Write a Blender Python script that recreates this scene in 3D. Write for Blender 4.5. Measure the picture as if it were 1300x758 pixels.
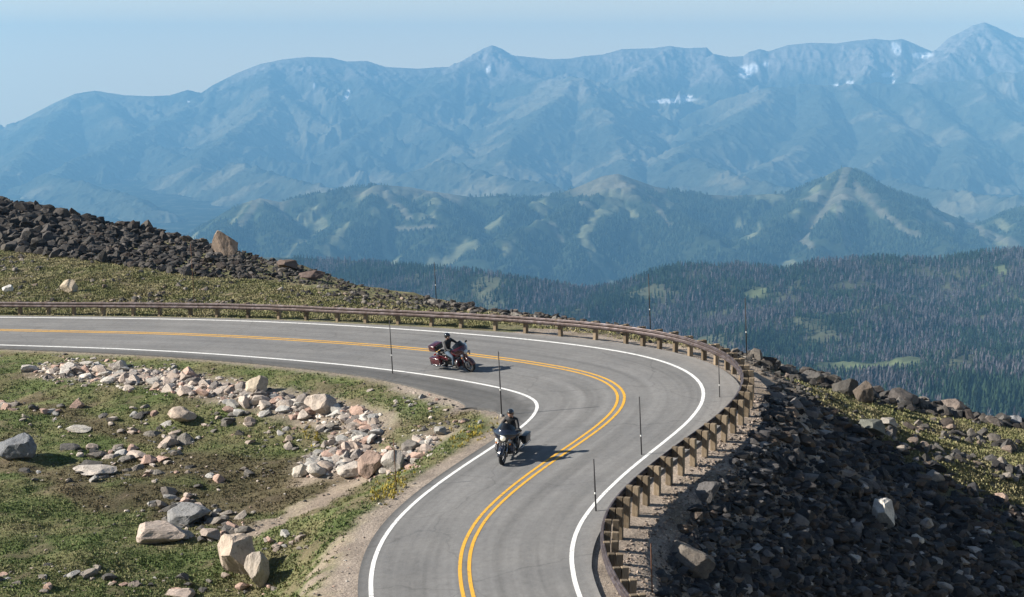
import bpy, bmesh, math, random
import numpy as np
from mathutils import Vector, Matrix
random.seed(7)
RNG = np.random.default_rng(11)
S = bpy.context.scene
COL = S.collection
for o in list(bpy.data.objects):
    bpy.data.objects.remove(o)

# ------------------------------------------------------------------ camera, sky, sun, exposure
PITCH = math.atan(279 / 2000.0); F = 2000.0        # focal length in pixels of the 1300 px wide photograph
cam = bpy.data.cameras.new('camera'); camo = bpy.data.objects.new('camera', cam); COL.objects.link(camo)
camo.location = (0, 0, 0); camo.rotation_euler = (math.pi / 2 - PITCH, 0, 0)
cam.sensor_width = 36; cam.lens = 36 * F / 1300; cam.clip_start = 0.5; cam.clip_end = 120000
S.camera = camo

SUN_EL = math.radians(29.0)
SUN_DIR = Vector((-1.0, -0.02, 0)).normalized()      # horizontal direction towards the sun
SUN_VEC = Vector((SUN_DIR.x * math.cos(SUN_EL), SUN_DIR.y * math.cos(SUN_EL), math.sin(SUN_EL)))
HORIZON = (17.2, 14.3, 9.4, 1)
w = bpy.data.worlds.new('World'); S.world = w; w.use_nodes = True
nt = w.node_tree; nt.nodes.clear()
sky = nt.nodes.new('ShaderNodeTexSky'); sky.sky_type = 'NISHITA'; sky.sun_disc = False
sky.sun_elevation = SUN_EL; sky.sun_rotation = math.atan2(SUN_DIR.x, SUN_DIR.y)
sky.altitude = 3000; sky.air_density = 1.0; sky.dust_density = 1.0; sky.ozone_density = 1.0
bg = nt.nodes.new('ShaderNodeBackground'); bg.inputs[1].default_value = 0.05
# thin high cirrus: noise over the direction of view, stretched along the horizon
tc = nt.nodes.new('ShaderNodeTexCoord'); mp = nt.nodes.new('ShaderNodeMapping'); mp.inputs['Scale'].default_value = (2.2, 2.2, 15.0)
nz = nt.nodes.new('ShaderNodeTexNoise'); nz.inputs['Scale'].default_value = 2.6; nz.inputs['Detail'].default_value = 7; nz.inputs['Roughness'].default_value = 0.55
rmp = nt.nodes.new('ShaderNodeMapRange'); rmp.inputs[1].default_value = 0.40; rmp.inputs[2].default_value = 0.72; rmp.inputs[3].default_value = 0.0; rmp.inputs[4].default_value = 0.30
mixc = nt.nodes.new('ShaderNodeMix'); mixc.data_type = 'RGBA'
mixc.inputs[7].default_value = (5.2, 5.6, 6.3, 1)
nt.links.new(tc.outputs['Generated'], mp.inputs[0]); nt.links.new(mp.outputs[0], nz.inputs[0]); nt.links.new(nz.outputs[0], rmp.inputs[0])
nt.links.new(rmp.outputs[0], mixc.inputs[0]); nt.links.new(sky.outputs[0], mixc.inputs[6]); # whitish band low over the horizon, thinning upwards
sxyz = nt.nodes.new('ShaderNodeSeparateXYZ'); band = nt.nodes.new('ShaderNodeMapRange'); band.interpolation_type = 'SMOOTHSTEP'
band.inputs[1].default_value = 0.0; band.inputs[2].default_value = 0.105; band.inputs[3].default_value = 1.0; band.inputs[4].default_value = 0.0
mixb = nt.nodes.new('ShaderNodeMix'); mixb.data_type = 'RGBA'; mixb.inputs[7].default_value = HORIZON
nt.links.new(tc.outputs['Generated'], sxyz.inputs[0]); nt.links.new(sxyz.outputs[2], band.inputs[0]); nt.links.new(band.outputs[0], mixb.inputs[0])
nt.links.new(mixc.outputs[2], mixb.inputs[6]); nt.links.new(mixb.outputs[2], bg.inputs[0])
wo = nt.nodes.new('ShaderNodeOutputWorld'); nt.links.new(bg.outputs[0], wo.inputs[0])
sl = bpy.data.lights.new('sun', 'SUN'); sl.energy = 5.0; sl.angle = math.radians(0.53); sl.color = (1.0, 0.93, 0.83)
so = bpy.data.objects.new('sun', sl); COL.objects.link(so); so.rotation_euler = (-SUN_VEC).to_track_quat('-Z', 'Y').to_euler()
so.location = (-60, 20, 60)
S.view_settings.view_transform = 'Standard'; S.view_settings.look = 'None'; S.view_settings.gamma = 1
S.view_settings.exposure = 1.1
S.render.engine = 'CYCLES'
S.cycles.max_bounces = 4; S.cycles.diffuse_bounces = 2; S.cycles.volume_bounces = 0; S.cycles.glossy_bounces = 2; S.cycles.transparent_max_bounces = 6
HAZE_DENSITY = 6.6e-5
HAZE_COLOR = (0.20, 0.485, 0.83)

# ------------------------------------------------------------------ helpers
def hash2(ix, iy, seed):
    h = (ix.astype(np.int64) * 374761393 + iy.astype(np.int64) * 668265263 + seed * 1274126177) & 0xffffffff
    h = ((h ^ (h >> 13)) * 1274126177) & 0xffffffff
    return ((h ^ (h >> 16)) & 0xffffffff) / 4294967295.0
def noise2(x, y, seed=0):
    x0 = np.floor(x); y0 = np.floor(y); fx = x - x0; fy = y - y0
    u = fx * fx * fx * (fx * (fx * 6 - 15) + 10); v = fy * fy * fy * (fy * (fy * 6 - 15) + 10)
    def g(ax, ay, dx, dy):
        t = hash2(ax, ay, seed) * 2 * np.pi
        return np.cos(t) * dx + np.sin(t) * dy
    a = g(x0, y0, fx, fy); b = g(x0 + 1, y0, fx - 1, fy); c = g(x0, y0 + 1, fx, fy - 1); d = g(x0 + 1, y0 + 1, fx - 1, fy - 1)
    return 1.4 * ((a * (1 - u) + b * u) * (1 - v) + (c * (1 - u) + d * u) * v)
def fbm(x, y, octv=4, seed=0, gain=0.5):
    s = 0; a = 1; t = 0
    for k in range(octv):
        s = s + a * noise2(x, y, seed + k * 17); t += a; a *= gain; x = x * 2.03 + 11.3; y = y * 2.03 + 5.7
    return s / t
def ridged(x, y, octv=5, seed=0, gain=0.5):
    s = 0; a = 1; t = 0; w_ = 1
    for k in range(octv):
        n = 1 - np.abs(noise2(x, y, seed + k * 31)) * 1.6
        n = np.clip(n, 0, 1) ** 2 * w_; s = s + a * n; t += a; w_ = np.clip(n * 1.6, 0, 1)
        a *= gain; x = x * 2.07 + 3.1; y = y * 2.07 + 7.7
    return s / t
def sstep(a, b, x):
    t = np.clip((x - a) / (b - a), 0, 1); return t * t * (3 - 2 * t)

def mesh_data(name, verts, faces, mats=(), col=None, uv=None, smooth=False, midx=None):
    """faces: int array (n,3) or (n,4)"""
    me = bpy.data.meshes.new(name); verts = np.asarray(verts, np.float32); faces = np.asarray(faces, np.int32)
    k = faces.shape[1]; n = len(faces)
    me.vertices.add(len(verts)); me.vertices.foreach_set('co', verts.ravel())
    me.loops.add(n * k); me.loops.foreach_set('vertex_index', faces.ravel())
    me.polygons.add(n); me.polygons.foreach_set('loop_start', np.arange(n, dtype=np.int32) * k)
    me.polygons.foreach_set('use_smooth', np.full(n, smooth))
    if midx is not None: me.polygons.foreach_set('material_index', np.asarray(midx, np.int32))
    if col is not None:
        c = np.ones((len(verts), 4), np.float32); c[:, :3] = col
        at = me.color_attributes.new('Col', 'FLOAT_COLOR', 'POINT'); at.data.foreach_set('color', c.ravel())
    if uv is not None:
        l = me.uv_layers.new(name='UVMap'); l.data.foreach_set('uv', np.asarray(uv, np.float32)[faces.ravel()].ravel())
    for m in (mats if isinstance(mats, (list, tuple)) else [mats]): me.materials.append(m)
    me.update(calc_edges=True); me.validate()
    return me
def link(name, me, parent=None, loc=None, rot=None):
    o = bpy.data.objects.new(name, me); COL.objects.link(o)
    if parent: o.parent = parent
    if loc is not None: o.location = loc
    if rot is not None: o.rotation_euler = rot
    return o
def tag(o, label=None, cat=None, group=None, kind=None):
    if label: o['label'] = label
    if cat: o['category'] = cat
    if group: o['group'] = group
    if kind: o['kind'] = kind
    return o
def grid_faces(nr, nc):
    i = np.arange(nr - 1)[:, None] * nc + np.arange(nc - 1)[None]
    return np.stack([i, i + 1, i + nc + 1, i + nc], -1).reshape(-1, 4)

class NM:
    """tiny node-material builder"""
    def __init__(s, name, rough=0.9, col=(.5, .5, .5), metal=0, spec=0.3):
        s.m = bpy.data.materials.new(name); s.m.use_nodes = True; s.t = s.m.node_tree; s.b = s.t.nodes['Principled BSDF']
        s.b.inputs['Roughness'].default_value = rough; s.b.inputs['Base Color'].default_value = (*col, 1)
        s.b.inputs['Metallic'].default_value = metal; s.b.inputs['Specular IOR Level'].default_value = spec
    def n(s, ty, **k):
        nd = s.t.nodes.new(ty)
        for a, v in k.items(): setattr(nd, a, v)
        return nd
    def l(s, a, b): s.t.links.new(a, b)
    def noise(s, scale, detail=4, rough=0.55, coord='Object', sc=(1, 1, 1)):
        tcn = s.n('ShaderNodeTexCoord'); mpn = s.n('ShaderNodeMapping'); mpn.inputs['Scale'].default_value = sc
        nn = s.n('ShaderNodeTexNoise'); nn.inputs['Scale'].default_value = scale; nn.inputs['Detail'].default_value = detail; nn.inputs['Roughness'].default_value = rough
        s.l(tcn.outputs[coord], mpn.inputs[0]); s.l(mpn.outputs[0], nn.inputs[0]); return nn.outputs[0]
    def ramp(s, fac, stops):
        r = s.n('ShaderNodeValToRGB'); e = r.color_ramp.elements
        while len(e) > 1: e.remove(e[-1])
        e[0].position = stops[0][0]; e[0].color = (*stops[0][1], 1)
        for p, c in stops[1:]:
            q = e.new(p); q.color = (*c, 1)
        s.l(fac, r.inputs[0]); return r.outputs[0]
    def mix(s, fac, a, b, mode='MIX'):
        m = s.n('ShaderNodeMix'); m.data_type = 'RGBA'; m.blend_type = mode
        for k, v in ((0, fac), (6, a), (7, b)):
            if isinstance(v, (int, float)): m.inputs[k].default_value = v
            elif isinstance(v, tuple): m.inputs[k].default_value = (*v, 1)
            else: s.l(v, m.inputs[k])
        return m.outputs[2]
    def attr(s, name='Col'):
        a = s.n('ShaderNodeAttribute'); a.attribute_name = name; return a.outputs['Color']
    def objcol(s): return s.n('ShaderNodeObjectInfo').outputs['Color']
    def color(s, c): s.l(c, s.b.inputs['Base Color']); return s
    def bump(s, h, strength=0.5, dist=0.05):
        b = s.n('ShaderNodeBump'); b.inputs['Strength'].default_value = strength; b.inputs['Distance'].default_value = dist
        s.l(h, b.inputs['Height']); s.l(b.outputs[0], s.b.inputs['Normal']); return s
G = lambda v: (v, v, v)

# rays of the photograph: (px, py) -> x/y and z/y
def ray(P):
    P = np.asarray(P, float); u = P[..., 0] - 650; v = 379 - P[..., 1]
    y = F * math.cos(PITCH) + v * math.sin(PITCH); z = -F * math.sin(PITCH) + v * math.cos(PITCH)
    return u / y, z / y
def P3(px, py, y):
    a, b = ray((px, py)); return (float(a * y), float(y), float(b * y))

# ------------------------------------------------------------------ the road surface (a banked, rising sheet)
Q = [-11.55827397, 4.17870447, 3.33183574, 0.09611476, -0.25336823, -0.20319632]
def surf(x, y):
    u = np.clip(np.asarray(x, float), -75, 60) / 50; v = (np.clip(np.asarray(y, float), 15, 150) - 80) / 50
    return Q[0] + Q[1] * u + Q[2] * v + Q[3] * u * u + Q[4] * v * v + Q[5] * u * v
def on_surf(P):
    a, b = ray(P); y = np.full(np.shape(a), 80.0)
    for _ in range(90): y = .5 * y + .5 * np.clip(surf(a * y, y) / b, 20, 400)
    return np.stack([a * y, y, surf(a * y, y)], -1)
outer_px = [(0,403),(150,404),(300,407),(400,411),(500,417),(600,425),(700,433),(750,440),(800,448),(840,456),(870,466),(890,478),(901,495),(900,508),(885,525),(860,545),(830,569),(800,595),(770,622),(750,643),(735,665),(726,690),(722,715),(727,740),(733,758)]
inner_px = [(0,438),(100,441),(200,445),(300,451),(400,460),(450,464),(500,470),(550,477),(600,485),(640,492),(670,500),(685,508),(690,518),(686,530),(670,543),(640,560),(620,571),(590,590),(560,610),(530,633),(500,660),(480,685),(470,705),(465,725),(465,740),(470,758)]
mid_px = [(0,419),(100,421),(200,423),(300,427),(400,433),(500,440),(600,450),(680,461),(740,471),(775,481),(793,493),(797,505),(790,518),(770,537),(740,557),(710,577),(680,597),(650,620),(620,645),(600,668),(590,690),(585,710),(587,735),(593,758)]
def resample(p, step):
    d = np.r_[0, np.cumsum(np.linalg.norm(np.diff(p, axis=0), axis=1))]; n = max(2, int(d[-1] / step)); t = np.linspace(0, d[-1], n)
    return np.stack([np.interp(t, d, p[:, k]) for k in range(p.shape[1])], -1)
def smooth_line(p, it=30):
    p = p.copy()
    for _ in range(it): p[1:-1] = .25 * p[:-2] + .5 * p[1:-1] + .25 * p[2:]
    return p
def extend(p, L0, L1, curv1=0.0, step=0.5):
    p = p[:, :2]; d0 = p[0] - p[4]; d0 = d0 / np.linalg.norm(d0); n0 = int(L0 / step)
    head = [p[0] + d0 * step * (n0 - k) for k in range(n0)]
    d1 = p[-1] - p[-5]; ang = math.atan2(d1[1], d1[0]); tail = []; c = p[-1].copy()
    for k in range(int(L1 / step)):
        ang += curv1 * step; c = c + step * np.array([math.cos(ang), math.sin(ang)]); tail.append(c)
    return np.vstack([head, p, tail])
ctr = smooth_line(extend(resample(on_surf(np.array(mid_px))[:, :2], .5), 45, 16, 1 / 26.), 24)
ctr = resample(ctr, .5)
outL = smooth_line(extend(resample(on_surf(np.array(outer_px))[:, :2], .5), 48, 18, 1 / 24.), 24)
inL = smooth_line(extend(resample(on_surf(np.array(inner_px))[:, :2], .5), 48, 18, 1 / 29.), 24)
def near_d(p, line): return np.linalg.norm(p[:, None] - line[None], axis=2).min(1)
tan = np.gradient(ctr, axis=0); tan /= np.linalg.norm(tan, axis=1)[:, None]
nrm = np.stack([-tan[:, 1], tan[:, 0]], -1)        # left of travel = outer side (travel runs left to right, then towards the camera)
def sm1(a, it=60):
    a = a.copy()
    for _ in range(it): a[1:-1] = .25 * a[:-2] + .5 * a[1:-1] + .25 * a[2:]
    return a
wo = sm1(np.clip(near_d(ctr, resample(outL, .15)), 2.8, 3.7)); wi = sm1(np.clip(near_d(ctr, resample(inL, .15)), 2.6, 4.2))
NS = len(ctr); sta = np.arange(NS) * .5
# where a pixel of the photo falls along the road
def station(px, py):
    p = on_surf(np.array((px, py), float))[:2]; return int(np.argmin(np.linalg.norm(ctr - p, axis=1)))
s_apex = station(797, 505); s_far = station(400, 433); s_left = station(0, 419); s_near = station(587, 735)
kk = np.arange(NS)
sh_out = np.interp(kk, [0, s_far, s_apex - 20, s_apex, s_apex + 20, s_near, NS], [.35, .45, 1.0, 1.5, .95, .55, .6])
sh_in = np.interp(kk, [0, s_left, s_far, station(560, 447), s_apex - 12, s_apex - 3, s_apex + 1, s_apex + 8, NS], [.55, .6, .9, 1.2, 2.2, 2.9, 2.2, .40, .35])
E_out = wo + sh_out; E_in = wi + sh_in
def off(d, dz=0.0, sl=slice(None)):
    p = ctr[sl] + nrm[sl] * (d[sl] if np.ndim(d) else d)[..., None] if np.ndim(d) else ctr[sl] + nrm[sl] * d
    return np.c_[p, surf(p[:, 0], p[:, 1]) + dz]

# dense table for signed distance to the road
tab = ctr; tabE_out, tabE_in = E_out, E_in
def road_coords(x, y):
    """signed lateral distance beyond the asphalt (outer>0 / inner<0 side), and station"""
    x = np.asarray(x, float).ravel(); y = np.asarray(y, float).ravel(); n = len(x)
    d = np.empty(n); st = np.empty(n, int); lat = np.empty(n)
    for a in range(0, n, 20000):
        q = np.stack([x[a:a + 20000], y[a:a + 20000]], -1)
        D = (q[:, None, 0] - ctr[None, :, 0]) ** 2 + (q[:, None, 1] - ctr[None, :, 1]) ** 2
        k = D.argmin(1); r = q - ctr[k]; s_ = (r * nrm[k]).sum(1)
        dd = np.sqrt(D[np.arange(len(k)), k]); lat[a:a + 20000] = np.where(s_ > 0, dd, -dd); st[a:a + 20000] = k
    beyond = np.where(lat > 0, lat - E_out[st], -lat - E_in[st])
    return lat, st, beyond

# ------------------------------------------------------------------ natural ground: thin plate spline through surveyed points
C = []
for (px, py, y) in [(0,386,95),(0,350,106),(0,314,118),(0,285,128),(0,257,140),(-160,240,138),(-160,300,120),(-160,390,96),
                    (150,387,94),(150,355,102),(150,330,112),(150,300,126),(150,286,136),
                    (280,390,91),(280,360,100),(280,340,110),(280,314,128),(400,394,88),(400,375,94),(400,358,104),(400,345,118),
                    (520,400,85),(520,385,93),(520,378,108),(600,406,82),(600,394,93),(600,389,100),(700,414,78),(700,406,90),
                    (800,429,74),(800,423,83),(900,447,70),(900,442,78),(960,470,68),(960,458,74),
                    (965,482,67),(1050,525,65),(1130,570,64),(1220,612,63),(1300,652,62.5),(1400,705,61),
                    (1050,491,74),(1150,512,75.5),(1250,536,76),(1300,543,76),(1420,580,76),(1150,545,67.5),(1290,600,65.8),(1400,650,64.5),(1220,560,70.5),
                    (1300,760,56),(1400,800,54)]:
    C.append(P3(px, py, y))
for (px, py, y, dy, dz) in [(0,257,140,35,-11),(150,286,136,35,-11),(280,314,128,32,-10),(400,345,118,30,-9),(520,378,108,30,-9),(600,389,100,28,-8),
                            (700,406,90,28,-9),(800,423,83,26,-9),(900,442,78,25,-9),(960,458,74,24,-9),(1050,491,74,24,-10),(1150,512,75.5,24,-10),(1300,543,76,24,-10),(1420,580,76,24,-10)]:
    p = P3(px, py, y); C.append((p[0], p[1] + dy, p[2] + dz))
for k in range(0, NS, 8):
    if ctr[k, 0] < 3.5:
        for d in (-E_in[k] - 1.5, 0, E_out[k] + .8):
            p = ctr[k] + nrm[k] * d
            if d > 0 and k > s_apex - 10: continue
            C.append((p[0], p[1], float(surf(p[0], p[1])) - (.1 if d else 0)))
for (px, py, dz) in [(30,500,-.3),(150,520,-.7),(300,520,-.9),(450,520,-.6),(30,570,-.5),(150,600,-.9),(300,600,-1.5),(420,600,-1.3),(30,650,-.6),(150,680,-.9),(300,680,-1.5),
                     (400,680,-.9),(30,750,-.4),(200,750,-.8),(350,750,-1.1),(560,520,-.3),(530,560,-.6),(480,600,-.9)]:
    p = on_surf(np.array((px, py), float)); C.append((p[0], p[1], p[2] + dz))
C += [(-30, 35, -16.5), (-14, 34, -16.4), (0, 33, -15.4), (12, 40, -22), (22, 40, -24), (30, 55, -24), (-45, 55, -16.5), (-60, 80, -15)]
C = np.array(C)
def tps_fit(P, lam=.6):
    n = len(P); s = 20.0; X = P[:, :2] / s; r2 = ((X[:, None] - X[None]) ** 2).sum(-1); K = np.where(r2 > 0, .5 * r2 * np.log(np.maximum(r2, 1e-12)), 0) + lam * 1e-3 * np.eye(n)
    A = np.zeros((n + 3, n + 3)); A[:n, :n] = K; A[:n, n] = 1; A[:n, n + 1:] = X; A[n, :n] = 1; A[n + 1:, :n] = X.T
    return X, np.linalg.solve(A, np.r_[P[:, 2], 0, 0, 0])
TX, TW = tps_fit(C)
def tps(x, y):
    q = np.stack([np.ravel(x), np.ravel(y)], -1) / 20.0; out = np.empty(len(q))
    for a in range(0, len(q), 20000):
        r2 = ((q[a:a + 20000, None] - TX[None]) ** 2).sum(-1); K = np.where(r2 > 0, .5 * r2 * np.log(np.maximum(r2, 1e-12)), 0)
        out[a:a + 20000] = K @ TW[:-3] + TW[-3] + q[a:a + 20000] @ TW[-2:]
    return out
EMB_K0 = s_apex - 26          # from here on the outer side is an embankment
def ground_z(x, y, detail=True):
    x = np.ravel(x).astype(float); y = np.ravel(y).astype(float)
    nat = tps(x, y)
    lat, st, bey = road_coords(x, y)
    sf = surf(x, y)
    if detail:
        hum = .26 * fbm(x / 1.9, y / 1.9, 4, 3) + .36 * fbm(x / 7., y / 7., 3, 9)
        nat = nat + hum * sstep(.5, 4, bey)
    # road bench on both sides
    wgt = sstep(.25, 3.2, bey)
    z = (sf - .05 - .06 * np.clip(bey, 0, 1)) * (1 - wgt) + nat * wgt
    # the fill slope below the guard rail
    e = np.where((lat > 0), bey, 1e3); on = sstep(EMB_K0 - 8, EMB_K0 + 16, st)
    ex = x - nrm[st, 0] * np.clip(bey, 0, None); ey = y - nrm[st, 1] * np.clip(bey, 0, None)
    crest = surf(ex, ey)
    rough = (.30 * fbm(x / 1.6, y / 1.6, 4, 21) + .25 * fbm(x / 5., y / 5., 2, 29)) if detail else 0
    slope = .78
    bw = 1.7
    emb = crest - .08 - .12 * np.clip(e, 0, bw) - slope * np.clip(e - bw, 0, None) + rough * sstep(1.5, 4, e)
    far = (e > 0) & (e < 500)
    k = np.minimum(e, 50)
    zz = np.where(far, np.maximum(emb, np.minimum(nat, crest - .3)), z)
    z = np.where(far, z * (1 - on) + zz * on, z)
    # under the asphalt
    z = np.where(bey < 0, sf - .05 - .25 * sstep(0, 1.0, -bey), z)
    # the hill the camera stands on, and the drop past the spur
    hill = -1.75 - .44 * np.clip(y, 0, 60)
    wh = 1 - sstep(20, 40, y); z = z * (1 - wh) + hill * wh
    dr = sstep(150, 240, y) + sstep(60, 110, np.abs(x)) * 1.0
    z = z - 60 * dr - 0.25 * np.clip(y - 150, 0, None)
    return z
def on_ground(px, py, it=1):
    """walk the ray of a pixel of the photo until it meets the ground"""
    a, b = ray((px, py)); ys = np.concatenate([np.arange(34, 170, .25)])
    z = ground_z(a * ys, ys); h = b * ys - z
    k = np.argmax(h < 0)
    if not (h < 0).any(): return None
    t = h[k - 1] / (h[k - 1] - h[k]) if k > 0 else 0; y = ys[k - 1] + t * .25
    return np.array([a * y, y, ground_z([a * y], [y])[0]])
_gy = np.arange(34, 170, .3)
def on_ground_many(P):
    P = np.asarray(P, float); out = np.full((len(P), 3), np.nan)
    a, b = ray(P)
    for i0 in range(0, len(P), 400):
        aa = a[i0:i0 + 400]; bb = b[i0:i0 + 400]; X = aa[:, None] * _gy; Y = np.broadcast_to(_gy, X.shape)
        Z = grid_lookup(X.ravel(), Y.ravel()).reshape(X.shape); H = bb[:, None] * _gy - Z
        hit = (H < 0); k = np.clip(hit.argmax(1), 1, None); ok = hit.any(1); r = np.arange(len(k))
        t = H[r, k - 1] / (H[r, k - 1] - H[r, k] + 1e-9); y = _gy[k - 1] + np.clip(t, 0, 1) * .3
        o = np.stack([aa * y, y, grid_lookup(aa * y, y)], -1); o[~ok] = np.nan; out[i0:i0 + 400] = o
    return out

# ------------------------------------------------------------------ ground sheet
gx = np.arange(-72, 72.01, .32); gy = np.r_[np.arange(-24, 34, 1.5), np.arange(34, 150, .32), np.arange(150, 262, 2.5)]
GX, GY = np.meshgrid(gx, gy); GZ = ground_z(GX, GY).reshape(GX.shape)
def grid_lookup(x, y):
    x = np.clip(x, gx[0], gx[-1] - 1e-6); fx = (x - gx[0]) / .32; ix = np.clip(fx.astype(int), 0, len(gx) - 2); fx = fx - ix
    iy = np.clip(np.searchsorted(gy, y, 'right') - 1, 0, len(gy) - 2); fy = np.clip((y - gy[iy]) / (gy[iy + 1] - gy[iy]), 0, 1)
    return (GZ[iy, ix] * (1 - fx) + GZ[iy, ix + 1] * fx) * (1 - fy) + (GZ[iy + 1, ix] * (1 - fx) + GZ[iy + 1, ix + 1] * fx) * fy
def blob(x, y, cx, cy, rx, ry, ang=0.0):
    dx = x - cx; dy = y - cy; c, s = math.cos(ang), math.sin(ang); u = (dx * c + dy * s) / rx; v = (-dx * s + dy * c) / ry
    return 1 - sstep(.45, 1.25, np.sqrt(u * u + v * v))
gxr, gyr = GX.ravel(), GY.ravel()
DIRT = []      # paths and bare earth: world-space strokes
def stroke(pts, r):
    q = on_ground_many(np.array(pts, float)); q = q[~np.isnan(q[:, 0])]; DIRT.append((resample(q[:, :2], .4), r))
stroke([(300,690),(335,668),(385,645),(440,620),(500,590)], .62)
stroke([(400,606),(450,602),(490,590)], .5)
stroke([(420,758),(440,720),(455,690),(480,660),(520,625),(560,595),(600,570),(625,553)], .55)
stroke([(380,758),(400,735),(430,690)], .35)
RUB = []
_q = on_ground_many(np.array([(60,470),(110,473),(170,478),(230,485),(290,496),(340,508),(390,520),(440,528),(475,545),(440,575),(400,590),(460,592),(510,582),(550,555)], float)); RUB.append((resample(_q[:, :2], .4), 1.25))
MOSS = []      # brown heath patches
def moss(pts, r):
    q = on_ground_many(np.array(pts, float)); q = q[~np.isnan(q[:, 0])]; MOSS.append((resample(q[:, :2], .4), r))
moss([(120,598),(200,590),(300,600),(380,605),(430,615)], 1.7); moss([(230,650),(300,640),(360,630)], 1.3); moss([(180,625),(260,640),(330,620)], 1.3); moss([(60,520),(140,545),(220,560)], .7)
moss([(0,590),(60,600),(130,640)], .8); moss([(240,660),(300,665)], .6); moss([(0,515),(60,505)], .4)
def field(x, y, lines):
    v = np.zeros(len(x))
    for pts, r in lines:
        if len(pts) == 0: continue
        m = (x > pts[:, 0].min() - 4) & (x < pts[:, 0].max() + 4) & (y > pts[:, 1].min() - 4) & (y < pts[:, 1].max() + 4)
        if not m.any(): continue
        d = near_d(np.stack([x[m], y[m]], -1), pts)
        v[m] = np.maximum(v[m], 1 - sstep(.5, 1.35, d / r))
    return v
def cover(x, y):
    """weights of grass, earth, heath, scree at a place of the near ground"""
    lat, st, bey = road_coords(x, y)
    n1 = fbm(x / 3.1, y / 3.1, 4, 41); n2 = fbm(x / .9, y / .9, 3, 43); n3 = fbm(x / 9., y / 9., 3, 47)
    jx = x + 1.0 * n2; jy = y + 1.0 * n1
    earth = field(jx, jy, DIRT)
    gravel = (1 - sstep(.35, 1.1, (bey + .45 * (st < s_apex - 22)) + .5 * n2 + .3 * n1)) * (bey > -1)
    out_emb = (lat > 0) & (st > EMB_K0 - 4)
    toe = np.where(out_emb, bey, 0)
    # the scree slope: outer side, below the rail down to the toe
    ex = x - nrm[st, 0] * np.clip(bey, 0, None); ey = y - nrm[st, 1] * np.clip(bey, 0, None)
    depth = surf(ex, ey) - grid_lookup(x, y)
    natd = tps(x, y)
    scree = out_emb * (1 - sstep(.45, 1.45, natd - (surf(ex, ey) - .08 - .2 - .78 * np.clip(bey - 1.7, 0, None)) + .9 * n1))
    heath = np.clip(field(jx, jy, MOSS) + .55 * sstep(.12, .5, n1) * (y < 75), 0, 1)
    return lat, st, bey, earth, gravel, scree, heath, n1, n2, n3
lat, st, bey, earth, gravel, scree, heath, n1, n2, n3 = cover(gxr, gyr)
mixc3 = lambda a, b, t: a * (1 - t[:, None]) + b * t[:, None]
A3 = lambda *c: np.array(c)[None]
grass_a = mixc3(A3(.108, .138, .050), A3(.170, .165, .080), sstep(-.3, .35, n1 + .6 * n2)[:])
hillc = mixc3(A3(.155, .160, .075), A3(.23, .205, .12), sstep(-.25, .3, n1 + .5 * n2))
is_hill = sstep(0, 1, np.where(lat > 0, bey, -1)) 
gc = mixc3(grass_a, hillc, np.clip(is_hill, 0, 1))
gc = mixc3(gc, A3(.11, .085, .055), heath * .75)
gc = mixc3(gc, A3(.30, .245, .195), np.clip(earth * (1 - .35 * np.clip(n2 * 2, 0, 1)), 0, 1))
gc = mixc3(gc, A3(.27, .225, .185), np.clip(field(gxr + .7 * n2, gyr + .7 * n1, RUB) * .9, 0, 1))
gc = mixc3(gc, A3(.29, .245, .205), gravel)
gc = mixc3(gc, A3(.070, .058, .050), np.clip(scree, 0, 1) * sstep(2.6, 4.2, bey + .8 * n2))  # scree ground darkened too, painting in the shade of the slope
berm = ((lat > 0) & (st > s_apex - 26)) * (bey > -.3) * (1 - sstep(2.8, 5.6, bey + .8 * n2))
gc = mixc3(gc, A3(.33, .275, .225), berm)
bare = sstep(.06, .30, fbm(gxr / 1.5, gyr / 1.5, 4, 53) + .35 * n3) * (1 - gravel) * (1 - earth)
gc = mixc3(gc, A3(.150, .118, .080), bare * .7)
gc = gc * (1 + .55 * n2[:, None] + .3 * n3[:, None])

gm = NM('ground_cover', rough=.95, spec=.1)
ns_ = gm.noise(14, 5, .7); nb_ = gm.noise(5, 6, .75)
gm.color(gm.mix(1.0, gm.attr(), gm.ramp(ns_, [(.25, G(.45)), (.5, G(.95)), (.75, G(1.5))]), 'MULTIPLY')).bump(nb_, .9, .10)
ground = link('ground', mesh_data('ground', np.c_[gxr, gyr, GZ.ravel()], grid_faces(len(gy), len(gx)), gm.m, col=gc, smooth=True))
tag(ground, 'grassy mountain shoulder with bare earth and gravel around the road', kind='structure')

# ------------------------------------------------------------------ road, markings
am = NM('asphalt', rough=.85, spec=.25)
uvn = am.n('ShaderNodeUVMap'); sep = am.n('ShaderNodeSeparateXYZ'); am.l(uvn.outputs[0], sep.inputs[0])
fine = am.noise(60, 3, .8); big = am.noise(.35, 5, .6); mpp = am.n('ShaderNodeMapping'); mpp.inputs['Scale'].default_value = (.03, 1.6, 1)
st_n = am.n('ShaderNodeTexNoise'); st_n.inputs['Scale'].default_value = 3; st_n.inputs['Detail'].default_value = 5; am.l(uvn.outputs[0], mpp.inputs[0]); am.l(mpp.outputs[0], st_n.inputs[0])
c_ = am.ramp(big, [(.25, (.150, .150, .150)), (.55, (.178, .176, .172)), (.8, (.205, .202, .196))])
c_ = am.mix(1.0, c_, am.ramp(fine, [(.3, G(.72)), (.5, G(1.0)), (.72, G(1.28))]), 'MULTIPLY')
c_ = am.mix(1.0, c_, am.ramp(st_n.outputs[0], [(.3, G(.92)), (.5, G(1.0)), (.7, G(1.06))]), 'MULTIPLY')
vor = am.n('ShaderNodeTexVoronoi'); vor.feature = 'DISTANCE_TO_EDGE'; vor.inputs['Scale'].default_value = .16
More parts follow.
